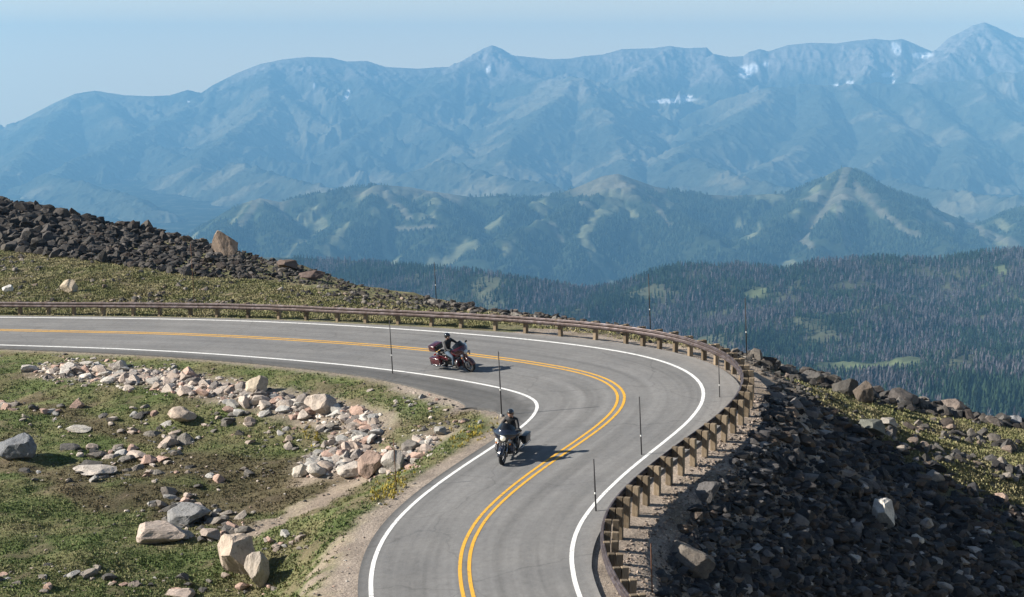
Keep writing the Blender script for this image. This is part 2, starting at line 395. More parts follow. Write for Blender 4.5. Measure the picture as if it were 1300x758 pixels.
tcv = am.n('ShaderNodeTexCoord'); wob = am.n('ShaderNodeTexNoise'); wob.inputs['Scale'].default_value = .8; wob.inputs['Detail'].default_value = 6
addv = am.n('ShaderNodeMix'); addv.data_type = 'RGBA'; addv.blend_type = 'ADD'; addv.inputs[0].default_value = 2.2
am.l(tcv.outputs['Object'], wob.inputs[0]); am.l(tcv.outputs['Object'], addv.inputs[6]); am.l(wob.outputs['Color'], addv.inputs[7]); am.l(addv.outputs[2], vor.inputs['Vector'])
crk = am.ramp(vor.outputs['Distance'], [(.0, G(.72)), (.004, G(.9)), (.008, G(1.0))])
c_ = am.mix(.8, c_, crk, 'MULTIPLY')
lane = am.n('ShaderNodeTexNoise'); lane.inputs['Scale'].default_value = 1.0; lane.inputs['Detail'].default_value = 4; mp2 = am.n('ShaderNodeMapping'); mp2.inputs['Scale'].default_value = (.10, 2.4, 1); am.l(uvn.outputs[0], mp2.inputs[0]); am.l(mp2.outputs[0], lane.inputs[0])
c_ = am.mix(1.0, c_, am.ramp(lane.outputs[0], [(.32, G(.86)), (.5, G(1.0)), (.66, G(1.10))]), 'MULTIPLY')
grit = am.noise(4.5, 6, .8); c_ = am.mix(1.0, c_, am.ramp(grit, [(.28, G(.80)), (.5, G(1.0)), (.74, G(1.16))]), 'MULTIPLY')
# darker seal coat on the inner shoulder (attribute Col)
c_ = am.mix(1.0, c_, am.attr(), 'MULTIPLY')
am.color(c_).bump(fine, .5, .01)
am.m.name = 'asphalt'
cols_d = []; NC = 22
tt = np.linspace(0, 1, NC)
V = []; U = []; AC = []
for j in range(NC):
    d = -E_in + (E_in + E_out) * tt[j]
    p = off(d, 0.0); V.append(p); U.append(np.c_[sta, d])
    inn = sstep(.05, .35, (-d) - wi); wheel = -.09 * (np.exp(-((np.abs(d) - .95) / .28) ** 2) + np.exp(-((np.abs(d) - 2.45) / .28) ** 2))
    outl = sstep(.15, .9, d - wo)
    lum = 1 + wheel - .42 * inn; cc = np.stack([lum + .16 * outl, lum + .12 * outl, lum + .08 * outl], -1); AC.append(cc)
V = np.stack(V, 1); U = np.stack(U, 1); AC = np.stack(AC, 1)
# skirts so that the slab has thickness
Vs = np.concatenate([V[:, :1] - [0, 0, .16], V, V[:, -1:] - [0, 0, .16]], 1); Us = np.concatenate([U[:, :1], U, U[:, -1:]], 1); ACs = np.concatenate([AC[:, :1], AC, AC[:, -1:]], 1)
road = link('road', mesh_data('road', Vs.reshape(-1, 3), grid_faces(NS, NC + 2)[:, ::-1], am.m, col=ACs.reshape(-1, 3), uv=Us.reshape(-1, 2), smooth=False))
tag(road, 'two-lane mountain road of grey asphalt sweeping through a hairpin bend', kind='structure')

def paint(name, col, lab, lines):
    m = NM(name + '_paint', rough=.7, spec=.2)
    n = m.noise(9, 6, .7); n2_ = m.noise(70, 2, .7)
    c = m.mix(1.0, m.ramp(n, [(.36, tuple(x * .45 + .05 for x in col)), (.47, col)]), m.ramp(n2_, [(.3, G(.8)), (.6, G(1.05))]), 'MULTIPLY'); m.color(c)
    vs, fs, b = [], [], 0
    for (d, wd) in lines:
        ps = []
        for e in np.linspace(-wd / 2, wd / 2, 3):
            ps.append(off(d + e + .012 * fbm(sta / 1.3, sta * 0 + 3.1, 3, int(abs(e) * 1000) + 5), .006))
        v = np.stack(ps, 1).reshape(-1, 3); vs.append(v); fs.append(grid_faces(NS, 3)[:, ::-1] + b); b += len(v)
    o = link(name, mesh_data(name, np.vstack(vs), np.vstack(fs), m.m)); tag(o, lab, kind='structure'); return o
paint('road_edge_line', (.74, .74, .72), 'solid white edge lines along both sides of the bend', [(wo, .135), (-wi, .135)])
paint('road_centre_line', (.66, .36, .045), 'double solid yellow line along the middle of the road', [(wo * 0 + .135, .11), (wo * 0 - .135, .11)])

# ------------------------------------------------------------------ far land: valley forest, foothills, snow-patched range
def crestline(pts):
    a, e = ray(np.array(pts, float)); o = np.argsort(a); return a[o], e[o]
R_F = crestline([(-300,322),(100,322),(380,327),(440,330),(500,336),(560,341),(620,348),(700,360),(745,368),(775,364),(800,357),(830,345),(860,338),(880,336),(905,338),(935,337),(960,339),(1000,343),(1020,336),(1040,332),(1090,329),(1130,328),(1170,330),(1200,329),(1240,322),(1300,317),(1500,300)])
R_G = crestline([(-300,350),(100,330),(200,312),(250,296),(275,280),(300,263),(330,251),(355,256),(400,246),(450,238),(480,234),(520,237),(545,242),(600,250),(640,248),(680,252),(705,247),(740,234),(765,223),(785,220),(830,236),(880,246),(930,248),(1000,245),(1035,230),(1055,219),(1075,211),(1092,220),(1110,232),(1160,254),(1200,270),(1228,282),(1250,284),(1275,272),(1300,262),(1500,250)])
R_M = crestline([(-400,250),(-100,190),(0,168),(30,151),(70,130),(95,119),(120,115),(160,121),(190,122),(215,121),(238,114),(255,118),(270,108),(300,93),(330,81),(360,75),(390,72),(420,73),(440,78),(465,77),(490,85),(530,87),(560,85),(580,84),(597,73),(612,62),(625,57),(638,62),(650,70),(700,75),(725,74),(740,71),(765,69),(790,62),(830,61),(850,58),(870,61),(897,60),(905,68),(925,72),(944,71),(950,66),(965,62),(975,65),(1000,57),(1030,54),(1062,55),(1080,52),(1110,49),(1130,51),(1145,49),(1160,55),(1185,66),(1200,53),(1215,43),(1235,32),(1250,28),(1265,34),(1290,46),(1310,50),(1400,80),(1700,120)])
# the wall under the right-hand plateau of the big range
R_P = crestline([(-400,330),(600,330),(700,270),(760,235),(800,200),(840,165),(880,140),(930,120),(980,108),(1050,106),(1100,105),(1150,106),(1200,104),(1260,95),(1300,88),(1600,90)])
# spurs running down from the crests: photo pixel and distance (m) of points along each
SPURS = [
 [(95,121,25500),(70,150,23500),(40,185,21000),(10,215,19000),(-20,240,17000)], [(120,118,25500),(150,150,23500),(190,180,21500),(250,205,19500)],
 [(255,120,25500),(220,150,23500),(150,180,21000),(90,205,19500),(60,235,17500)], [(345,80,25800),(340,100,24500),(345,130,23000),(300,165,21000),(260,192,19500),(240,225,17500)],
 [(345,112,24000),(400,150,22500),(440,172,21500),(470,195,20000),(500,220,18500)], [(440,80,25800),(470,112,24000),(520,142,22500),(560,168,21000),(600,200,19000)],
 [(612,64,25800),(560,107,24000),(500,142,22500),(450,174,21000),(420,205,19500)], [(625,60,25900),(660,92,24700),(700,100,23800),(735,96,22800),(690,142,20800),(650,176,19400),(640,205,18000)],
 [(735,97,22800),(770,150,20500),(790,190,19000),(800,215,17500)], [(850,60,25800),(810,90,24500),(790,112,23500)], [(905,70,25500),(925,100,24000)],
 [(1250,30,25900),(1215,62,24800),(1190,84,24000)], [(1250,30,25900),(1280,70,24500),(1300,90,24000)],
 [(980,112,21800),(940,150,20000),(880,180,18800),(840,215,17500)], [(1040,110,21800),(1050,150,20200),(1020,185,18800),(960,215,17300)],
 [(1080,108,21800),(1110,140,20500),(1150,160,19500),(1120,200,18000),(1080,225,17000)], [(1160,108,21800),(1190,140,20500),(1230,170,19200),(1220,205,17800)],
 [(1240,100,21900),(1270,140,20300),(1310,170,19200)], [(560,200,17500),(620,220,16000),(700,232,15000)], [(60,220,17500),(140,240,15500),(200,262,14000)],
 [(300,205,17500),(360,225,15800),(420,238,14800)], [(880,200,17200),(940,222,15600),(1000,238,14600)], [(1130,225,16500),(1200,240,15000),(1290,250,14000)]]
SPURS2 = [
 [(1075,212,10700),(1100,238,10200),(1140,266,9700),(1190,300,9100),(1230,318,8700)], [(1075,212,10700),(1040,243,10200),(1000,276,9700),(950,305,9200),(890,330,8800)],
 [(1075,212,10700),(1070,250,10000),(1050,290,9400),(1030,318,9000)], [(785,221,10700),(800,245,10300),(850,268,9900),(900,298,9300),(940,322,8900)],
 [(785,221,10700),(760,243,10300),(710,268,9800),(660,292,9300),(620,312,9000)], [(785,221,10700),(770,262,10000),(740,300,9400),(720,335,8900)],
 [(480,235,10700),(520,262,10100),(590,298,9400),(650,330,8900)], [(480,235,10700),(470,265,10000),(430,292,9500),(400,318,9100)], [(325,252,10600),(310,272,10200),(280,300,9600)],
 [(325,252,10600),(350,280,10000),(380,305,9500)], [(545,243,10600),(560,275,9900),(540,310,9300)], [(700,249,10600),(660,262,10200)], [(1275,272,10500),(1240,300,9800),(1180,325,9200)],
 [(1300,262,10500),(1290,300,9600)]]
def spur_field(x, y, H, spurs, fall, wmax):
    for sp in spurs:
        q = resample(np.array([P3(*p) for p in sp]), 140.0)
        m = (x > q[:, 0].min() - wmax) & (x < q[:, 0].max() + wmax) & (y > q[:, 1].min() - wmax) & (y < q[:, 1].max() + wmax)
        if not m.any(): continue
        xm, ym = x[m], y[m]; best = np.full(len(xm), -1e5)
        jit = 1 + .5 * fbm(xm / 500, ym / 500, 3, 77)
        for j in range(len(q)):
            d = np.sqrt((xm - q[j, 0]) ** 2 + (ym - q[j, 1]) ** 2); best = np.maximum(best, q[j, 2] - np.maximum(d - 30, 0) * fall * jit)
        H[m] = np.maximum(H[m], best)
    return H
def far_h(a, y):
    x = a * y
    wx = 700 * fbm(x / 5200, y / 5200, 3, 101); wy = 900 * fbm(x / 5200 + 9, y / 5200, 3, 102)
    H = np.maximum(-.25 * y - 10, -470.0)
    H = H + sstep(700, 1500, y) * (26 * fbm(x / 420, y / 700, 4, 105) + 9 * fbm(x / 120, y / 150, 3, 106))
    def eff(R_, t, k=.012):
        e = np.interp(a, *R_); es = sum(np.interp(a + k * j, *R_) for j in (-3, -2, -1, 0, 1, 2, 3)) / 7
        return e + (es - e) * sstep(.02, .35, np.abs(t))
    yF = 4300 + 900 * sstep(.02, -.12, a) ; t = np.clip((yF - y) / 1900, -3, 1); zF = eff(R_F, t) * yF
    n = fbm(x / 620, y / 900, 4, 111); rg = ridged((x + .3 * wx) / 700, (y + .3 * wy) / 1100, 4, 113)
    env = np.where(t >= 0, -475 + (zF + 475) * (1 - np.clip(t, 0, 1) ** 1.25), zF - 900 * np.clip(-t, 0, 1) ** 1.1 - 260 * np.clip(-t - .02, 0, 3))
    env = env - 75 * (1 - rg) * sstep(0, .22, np.abs(t)) + 30 * n * sstep(0, .25, np.abs(t))
    wF = sstep(.98, .75, t); HF = H * (1 - wF) + env * wF
    beyond = y > yF
    H = np.where(beyond, np.maximum(env, -1250), np.where(t > .9, np.maximum(HF, -495), HF))
    def ridge(Rl, yc, Lf, Lb, base, carve, seed, sx, sy, pw=1.25, lo=.03):
        tt_ = (yc - y) / Lf; zc = eff(Rl, tt_) * yc; tb = (y - yc) / Lb
        base_ = np.minimum(base, zc - 50)
        env_ = base_ + (zc - base_) * np.where(tt_ >= 0, (1 - np.clip(tt_, 0, 1)) ** pw, 1 - np.clip(tb, 0, 1))
        rg_ = ridged((x + wx * .55) / sx, (y + wy * .55) / sy, 7, seed, .55)
        amt = carve * sstep(0, lo + .16, np.abs(tt_)) * sstep(1.05, .6, tt_)
        fs = 240 * (yc / 25000)
        fine_ = 95 * (yc / 25000) * fbm(x / fs, y / fs, 4, seed + 3)
        return env_ - amt * (1 - rg_) + fine_ * sstep(0, .06, np.abs(tt_)), tt_
    h1, t1 = ridge(R_G, 10800, 3000, 2600, -1260, 230, 201, 800, 1300, 1.25)
    h1 = spur_field(x, y, h1, SPURS2, .55, 900)
    h4, t4 = ridge(R_P, 22000, 5000, 9000, -1300, 520, 401, 1100, 2100, 1.5, .0)
    RM2 = (R_M[0], R_M[1]); a_ = FA if False else a
    h5, t5 = ridge(R_M, 26000, 13500, 6000, -1300, 620, 501, 1700, 3000, 1.75)
    h5 = spur_field(x, y, h5, SPURS, .50, 1900)
    layer = np.zeros_like(x)
    for k, hh in ((1, h1), (3, h4), (4, h5)):
        m = (hh > H) & (y > 7000); layer = np.where(m, k, layer); H = np.where(m, hh, H)
    # fine erosion over the big slopes
    H = H + (layer >= 1) * 48 * (ridged(x / 420, y / 700, 4, 701) - .5) * sstep(0, 600, np.abs(y - 26000)) * sstep(0, 300, np.abs(y - 10800)) * np.where(layer == 1, .5, 1)
    crag = ridged(x / 170 + .4 * wx / 170, y / 300, 4, 711) - .5
    H = H + (layer >= 3) * 26 * crag * sstep(0, 250, np.abs(y - 26000)) + (layer == 1) * (12 * crag + 16 * (ridged(x / 330, y / 420, 4, 721) - .5)) * sstep(0, 200, np.abs(y - 10800))
    return H, layer
FA = np.linspace(-.42, .42, 1500)
FY = np.r_[np.geomspace(190, 2000, 60)[:-1], np.geomspace(2000, 5400, 150)[:-1], np.geomspace(5400, 7600, 14)[:-1], np.geomspace(7600, 11500, 150)[:-1], np.geomspace(11500, 13000, 15)[:-1], np.geomspace(13000, 26400, 430)[:-1], np.geomspace(26400, 28500, 8)]
AA, YY = np.meshgrid(FA, FY); HH, LY = far_h(AA, YY); XX = AA * YY
def far_lookup(x, y):
    a = x / y; fa = np.clip((a - FA[0]) / (FA[1] - FA[0]), 0, len(FA) - 1.001); ia = fa.astype(int); fa = fa - ia
    iy = np.clip(np.searchsorted(FY, y, 'right') - 1, 0, len(FY) - 2); fy = np.clip((y - FY[iy]) / (FY[iy + 1] - FY[iy]), 0, 1)
    return (HH[iy, ia] * (1 - fa) + HH[iy, ia + 1] * fa) * (1 - fy) + (HH[iy + 1, ia] * (1 - fa) + HH[iy + 1, ia + 1] * fa) * fy
# colours
dzx = np.gradient(HH, axis=1) / np.gradient(XX, axis=1); dzy = np.gradient(HH, axis=0) / np.gradient(YY, axis=0)
slope = np.sqrt(dzx ** 2 + dzy ** 2)
x_, y_, h_, ly_, sp_ = XX.ravel(), YY.ravel(), HH.ravel(), LY.ravel(), slope.ravel()
nA = fbm(x_ / 900, y_ / 900, 5, 601); nB = fbm(x_ / 260, y_ / 260, 4, 603); nC = fbm(x_ / 3000, y_ / 3000, 3, 605)
FC = np.tile(A3(.022, .030, .018), (len(x_), 1)) * (1 + .5 * nB[:, None])
fk = (ly_ == 0)
MEADOWS = [P3(1105, 433, 2850), P3(1040, 437, 2800), P3(1180, 436, 2900), P3(1290, 425, 3000), P3(1262, 369, 4000), P3(660, 432, 2500), P3(1060, 446, 2650), P3(980, 372, 3900)]
MR = [(120, 95), (70, 85), (70, 60), (150, 140), (30, 50), (60, 50), (80, 50), (22, 60)]
def meadow(x, y):
    m = np.zeros(len(x)); jx = x + 150 * fbm(x / 130, y / 130, 4, 611); jy = y + 150 * fbm(x / 130, y / 130, 4, 612)
    for (mx, my, mz), (rx, ry) in zip(MEADOWS, MR): m = np.maximum(m, blob(jx, jy, mx, my, rx, ry))
    return m
FC = mixc3(FC, A3(.075, .080, .050), sstep(.02, -.25, fbm(x_ / 150, y_ / 230, 4, 801)) * fk)
FC = mixc3(FC, A3(.115, .135, .070), meadow(x_, y_) * fk)
g1 = (ly_ == 1); e_ = h_ / y_
bald = sstep(.10, .50, nA + .9 * sstep(-.105, -.055, e_) - .48)
strip = sstep(.62, .76, ridged(x_ / 520, y_ / 1500, 4, 812)) * .75
FC = np.where(g1[:, None], mixc3(mixc3(FC, A3(.105, .110, .065), strip), A3(.125, .115, .085), bald), FC)
rock = sstep(-.35, .75, nA * .8 + (h_ + 50) / 700) * ((ly_ >= 2)); grassy = sstep(-.05, .3, nC * .8 + nA * .9) * (ly_ >= 2)
FC = np.where((ly_ >= 2)[:, None], A3(.062, .070, .048) * (1 + .5 * nB[:, None]), FC)
FC = np.where((ly_ == 1)[:, None], FC * 1.7, FC)
FC = np.where((ly_ >= 2)[:, None], mixc3(FC, A3(.20, .185, .12), grassy * .8), FC)
FC = mixc3(FC, A3(.30, .265, .24), rock * (.6 + .4 * sstep(.3, .9, sp_)))
px_of = 650 + F * 0  # (projection of a far point back to photo pixels, to lay the snow fields where the photo shows them)
def project(x, y, z):
    xc = x; yc = y * math.cos(PITCH) - z * math.sin(PITCH); zc = y * math.sin(PITCH) + z * math.cos(PITCH)
    return 650 + F * xc / yc, 379 - F * zc / yc
SCARS = [([(1076,214),(1066,236),(1052,258),(1030,285),(1018,305)], 7), ([(1062,248),(1068,280),(1078,312)], 5), ([(1085,232),(1110,262),(1140,285),(1165,300)], 6), ([(1010,300),(1030,312)], 7), ([(760,230),(785,224),(815,234),(840,240)], 8),
         ([(785,226),(765,240),(735,246)], 6), ([(325,253),(318,270),(306,285)], 6), ([(355,262),(368,285)], 4), ([(480,240),(505,262),(520,276)], 6), ([(700,285),(715,305)], 4), ([(830,255),(850,285)], 4), ([(1230,285),(1260,300),(1290,310)], 6), ([(500,292),(550,288)], 4), ([(1180,270),(1215,290)], 5)]
def scars(px_, py_):
    v = np.zeros(len(px_)); jx = px_ + 5 * fbm(px_ / 14, py_ / 14, 3, 901); jy = py_ + 4 * fbm(px_ / 14, py_ / 14, 3, 902)
    for pts, r in SCARS:
        q = resample(np.array(pts, float), 2.0); m = (px_ > q[:, 0].min() - 20) & (px_ < q[:, 0].max() + 20) & (py_ > q[:, 1].min() - 20) & (py_ < q[:, 1].max() + 20)
        if m.any(): v[m] = np.maximum(v[m], 1 - sstep(.4, 1.1, near_d(np.stack([jx[m], jy[m]], -1), q) / r))
    return v
SNOW = [(1138, 62, 5, 9, -.5), (1170, 70, 14, 4, -.05), (946, 92, 9, 8, .4), (957, 87, 6, 6, 0), (972, 82, 4, 3, 0), (1127, 95, 8, 3.2, 0), (1134, 102, 2.5, 4, 0), (1079, 105, 5, 2, 0),
        (855, 128, 30, 3, -.05), (870, 123, 10, 1.6, 0), (440, 121, 3, 7, .5), (399, 109, 1.6, 4, 0), (620, 88, 3, 4, 0), (239, 129, 1.6, 1.4, 0), (1061, 108, 3, 1.6, 0)]
ppx, ppy = project(x_, y_, h_)
sn = np.zeros(len(x_))
for (sx, sy, rx, ry, an) in SNOW:
    dx = ppx - sx; dy = ppy - sy; c, s = math.cos(an), math.sin(an); u = (dx * c + dy * s) / rx; v = (-dx * s + dy * c) / ry
    sn = np.maximum(sn, sstep(1.25, .75, np.sqrt(u * u + v * v) + .25 * nB))
sn *= (ly_ >= 3) & (y_ < 26100)
FC = mixc3(FC, A3(.135, .130, .095), scars(ppx, ppy) * (ly_ == 1) * .85)
FC = mixc3(FC, A3(.85, .87, .90), sn)
fm = NM('far_land', rough=1, spec=0); fn = fm.noise(.02, 6, .7)
fm.color(fm.mix(1.0, fm.attr(), fm.ramp(fn, [(.3, G(.6)), (.5, G(1)), (.7, G(1.35))]), 'MULTIPLY'))
hills = link('hills', mesh_data('hills', np.c_[x_, y_, h_], grid_faces(len(FY), len(FA)), fm.m, col=np.clip(FC, 0, 1), smooth=True))
tag(hills, 'wooded valley, foothills and snow-patched mountain range', kind='structure')
exec_part2 = True

# ------------------------------------------------------------------ haze
hb = bpy.data.materials.new('haze_air'); hb.use_nodes = True; t_ = hb.node_tree; t_.nodes.clear()
pv = t_.nodes.new('ShaderNodeVolumePrincipled'); pv.inputs['Density'].default_value = HAZE_DENSITY; pv.inputs['Color'].default_value = (*HAZE_COLOR, 1); pv.inputs['Anisotropy'].default_value = 0.0
oo = t_.nodes.new('ShaderNodeOutputMaterial'); t_.links.new(pv.outputs[0], oo.inputs['Volume'])
bx = (-13000, 13000, -60, 28700, float(HH.min()) - 1.0, max(float(HH.max()) + 60, 20))
vv = [(x, y, z) for z in bx[4:6] for y in bx[2:4] for x in bx[0:2]]
hz = link('haze', mesh_data('haze', vv, [(0, 2, 3, 1), (4, 5, 7, 6), (0, 1, 5, 4), (2, 6, 7, 3), (0, 4, 6, 2), (1, 3, 7, 5)], hb))
tag(hz, 'thin blue summer haze filling the air over the valley', kind='stuff')

# ------------------------------------------------------------------ conifers of the valley
def cone_tree(rs, skirts, sides, h=1.0, r=.16):
    vs, fs, cs = [], [], []
    for k in range(skirts):
        z0 = h * (.10 + .80 * k / skirts); z1 = min(h, z0 + h * (.34 if k < skirts - 1 else .26)); rr = r * (1 - .78 * k / skirts) * rs.uniform(.85, 1.12)
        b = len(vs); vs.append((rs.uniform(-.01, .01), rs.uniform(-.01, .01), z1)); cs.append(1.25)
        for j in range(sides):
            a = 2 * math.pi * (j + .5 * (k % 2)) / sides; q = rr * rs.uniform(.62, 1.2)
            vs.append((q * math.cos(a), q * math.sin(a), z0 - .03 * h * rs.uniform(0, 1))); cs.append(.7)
        for j in range(sides): fs.append((b, b + 1 + j, b + 1 + (j + 1) % sides))
    b = len(vs)
    for j in range(3):
        a = 2 * math.pi * j / 3; vs += [(.018 * math.cos(a), .018 * math.sin(a), -.03), (.010 * math.cos(a), .010 * math.sin(a), .3 * h)]; cs += [.6, .6]
    for j in range(3): fs += [(b + 2 * j, b + 2 * ((j + 1) % 3), b + 2 * ((j + 1) % 3) + 1), (b + 2 * j, b + 2 * ((j + 1) % 3) + 1, b + 2 * j + 1)]
    return np.array(vs), np.array(fs), np.array(cs)
tm = NM('conifer_needles', rough=.95, spec=.05); tm.color(tm.attr())
tmo = NM('conifer_tree', rough=.95, spec=.05); tmo.color(tmo.mix(1.0, tmo.objcol(), tmo.attr(), 'MULTIPLY'))
def scatter_far(n, a0, a1, y0, y1):
    u = RNG.random((n, 2)); y = np.sqrt(y0 * y0 + (y1 * y1 - y0 * y0) * u[:, 0]); a = a0 + (a1 - a0) * u[:, 1]; return a * y, y
tx, ty = scatter_far(78000, -.14, .345, 1900, 5150)
keep = meadow(tx, ty) < .35 + .3 * RNG.random(len(tx))
keep &= (fbm(tx / 150, ty / 230, 4, 801) + .35 * RNG.random(len(tx)) > -.06)
keep &= ty < 4300 + 900 * sstep(.02, -.12, tx / ty) + 60
tx, ty = tx[keep], ty[keep]; tz = far_lookup(tx, ty) - .4
th = RNG.uniform(8, 23, len(tx)) * (1 + .25 * fbm(tx / 200, ty / 200, 2, 803)); tw = RNG.uniform(.75, 1.5, len(tx)); th = th * (1 + .35 * sstep(2800, 2200, ty))
dead = (fbm(tx / 260, ty / 420, 3, 805) + .55 * (RNG.random(len(tx)) - .5) > .02)
tcol = np.where(dead[:, None], A3(.078, .070, .076) * RNG.uniform(.3, 1.7, (len(tx), 1)), A3(.020, .034, .018) * RNG.uniform(.3, 1.9, (len(tx), 1)))
pxt, pyt = project(tx, ty, tz)
vis = (pxt > -5) & (pxt < 1305) & (pyt < 545)
# the nearest ones that stand clear above the boulder ridge are trees of their own
gap = np.interp(pxt, [900, 960, 1050, 1250, 1300], [430, 445, 478, 522, 532])
cand = np.where((pyt < gap + 1) & (pxt > 900) & (pxt < 1299) & (pyt > 425))[0]
own = cand[np.argsort(ty[cand])][:290]; mask = np.ones(len(tx), bool); mask[own] = False
fx_, fy_ = scatter_far(120000, -.22, .345, 8200, 10950); fz_ = far_lookup(fx_, fy_)
nf = fbm(fx_ / 900, fy_ / 900, 5, 601) + .9 * sstep(-.115, -.055, fz_ / fy_) - .42; kf = (nf < .16 + .2 * RNG.random(len(fx_))) & (ridged(fx_ / 520, fy_ / 1500, 4, 812) + .25 * RNG.random(len(fx_)) < .62) & (fbm(fx_ / 300, fy_ / 300, 4, 811) > -.16)
fx_, fy_, fz_ = fx_[kf], fy_[kf], fz_[kf]; pf = project(fx_, fy_, fz_); kf = (pf[0] > -5) & (pf[0] < 1305) & (scars(pf[0], pf[1]) < .4) & (RNG.random(len(fx_)) < .62); fx_, fy_, fz_ = fx_[kf], fy_[kf], fz_[kf]
NF = len(tx); tx = np.r_[tx, fx_]; ty = np.r_[ty, fy_]; tz = np.r_[tz, fz_ - 1]; th = np.r_[th, RNG.uniform(16, 34, len(fx_))]; tw = np.r_[tw, RNG.uniform(1.6, 2.8, len(fx_))]; dead = np.r_[dead, np.zeros(len(fx_), bool)]
tcol = np.vstack([tcol, A3(.040, .060, .038) * RNG.uniform(.5, 1.6, (len(fx_), 1))]); mask = np.r_[mask, np.ones(len(fx_), bool)]
variants = [cone_tree(random.Random(k), 3, 5) for k in range(5)]
vs, fs, cs, base = [], [], [], 0
idx = np.where(mask)[0]; grp = RNG.integers(0, 5, len(idx))
for g in range(5):
    ii = idx[grp == g]; tv, tf, tcs = variants[g]; n = len(ii); ang = RNG.random(n) * 6.283; c, s = np.cos(ang)[:, None], np.sin(ang)[:, None]
    hh_ = th[ii][:, None]; ww = hh_ * tw[ii][:, None]
    X = tx[ii][:, None] + (tv[None, :, 0] * c - tv[None, :, 1] * s) * ww; Y = ty[ii][:, None] + (tv[None, :, 0] * s + tv[None, :, 1] * c) * ww; Z = tz[ii][:, None] + tv[None, :, 2] * hh_
    vs.append(np.stack([X, Y, Z], -1).reshape(-1, 3)); fs.append((tf[None] + (np.arange(n) * len(tv))[:, None, None] + base).reshape(-1, 3)); base += n * len(tv)
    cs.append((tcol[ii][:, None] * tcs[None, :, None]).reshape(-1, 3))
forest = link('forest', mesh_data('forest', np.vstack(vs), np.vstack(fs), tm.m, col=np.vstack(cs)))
tag(forest, 'mixed green and grey conifer forest covering the valley hills', kind='stuff')
tvar = []
for k in range(4):
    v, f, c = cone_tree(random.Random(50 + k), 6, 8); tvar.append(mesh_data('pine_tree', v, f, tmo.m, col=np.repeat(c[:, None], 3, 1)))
for n, i in enumerate(own):
    o = link('pine_tree', tvar[n % 4], loc=(tx[i], ty[i], tz[i])); hgt = th[i]; o.scale = (hgt * tw[i], hgt * tw[i], hgt); o.rotation_euler.z = random.random() * 6.28; o.color = (*tcol[i], 1)
    if dead[i]: tag(o, 'grey dead conifer at the near lower edge of the valley forest beyond the boulder ridge', 'tree', 'dead conifers at the near forest edge')
    else: tag(o, 'dark green conifer at the near lower edge of the valley forest beyond the boulder ridge', 'tree', 'green conifers at the near forest edge')

# ------------------------------------------------------------------ rocks
def ico(sub):
    bm = bmesh.new(); bmesh.ops.create_icosphere(bm, subdivisions=sub, radius=1.0)
    v = np.array([x.co[:] for x in bm.verts]); f = np.array([[q.index for q in x.verts] for x in bm.faces]); bm.free(); return v, f
ICO = {k: ico(k) for k in (1, 2, 3, 4)}
def rock_shape(seed, sub, cuts=13, flat=1.0, rough=.05, lo=.34, hi=.74):
    r = np.random.default_rng(seed); v, f = ICO[sub]; v = v.copy()
    for _ in range(cuts):
        n = r.normal(size=3); n /= np.linalg.norm(n); h = r.uniform(lo, hi); d = v @ n - h; v = v - n * np.clip(d, 0, None)[:, None]
    s = np.array([r.uniform(.85, 1.25), r.uniform(.7, 1.05), r.uniform(.6, .95) * flat]); v = v * s
    if rough: v = v * (1 + rough * fbm(v[:, 0] * 2.3 + seed, v[:, 1] * 2.3 + v[:, 2] * 1.7, 3, seed))[:, None]
    v = v / np.abs(v).max(); v[:, 2] += .25 * np.ptp(v[:, 2]) / 2
    return v, f
def rockmat(name, src):
    m = NM(name, rough=.92, spec=.15); base_ = getattr(m, src)()
    n1_ = m.noise(3.2, 6, .65); n2_ = m.noise(11, 5, .7); n3_ = m.noise(26, 3, .6)
    c = m.mix(1.0, base_, m.ramp(n1_, [(.3, (.66, .63, .60)), (.5, (1.0, 1.0, 1.0)), (.72, (1.22, 1.17, 1.10))]), 'MULTIPLY')
    c = m.mix(m.ramp(n2_, [(.56, G(0)), (.66, G(.65))]), c, (.055, .055, .045))      # dark lichen spots
    c = m.mix(m.ramp(n3_, [(.62, G(0)), (.70, G(.5))]), c, (.30, .31, .25))
    m.color(c).bump(n2_, .8, .06); return m.m
RM_O, RM_A = rockmat('rock_surface', 'objcol'), rockmat('rubble_surface', 'attr')
SHP_O = [mesh_data('rock', *rock_shape(100 + k, 2, 11 + k % 5), RM_O) for k in range(16)]
SHP_H = [mesh_data('boulder', *rock_shape(300 + k, 4, 17 + k % 5, rough=.12, lo=.50, hi=.84), RM_O) for k in range(8)]
SHP_S = [rock_shape(500 + k, 1, 8 + k % 5, rough=0) for k in range(10)]
PAL_PALE = [(.48, .42, .37), (.42, .35, .30), (.47, .33, .27), (.40, .39, .37), (.56, .52, .47), (.24, .215, .20)]
PAL_DARK = [(.065, .061, .058), (.045, .042, .041), (.085, .078, .074), (.12, .108, .096), (.075, .062, .055)]
PAL_MID = [(.20, .185, .165), (.15, .14, .13), (.27, .24, .21), (.11, .105, .10), (.24, .19, .155)]
PAL_SCREE = [(.06, .06, .065), (.045, .045, .05), (.075, .07, .068), (.09, .085, .085), (.05, .05, .055), (.11, .085, .07), (.06, .058, .06), (.16, .15, .145), (.04, .04, .044), (.34, .32, .30)]  # extra dark: deep shade of the slope is put into these rock colours
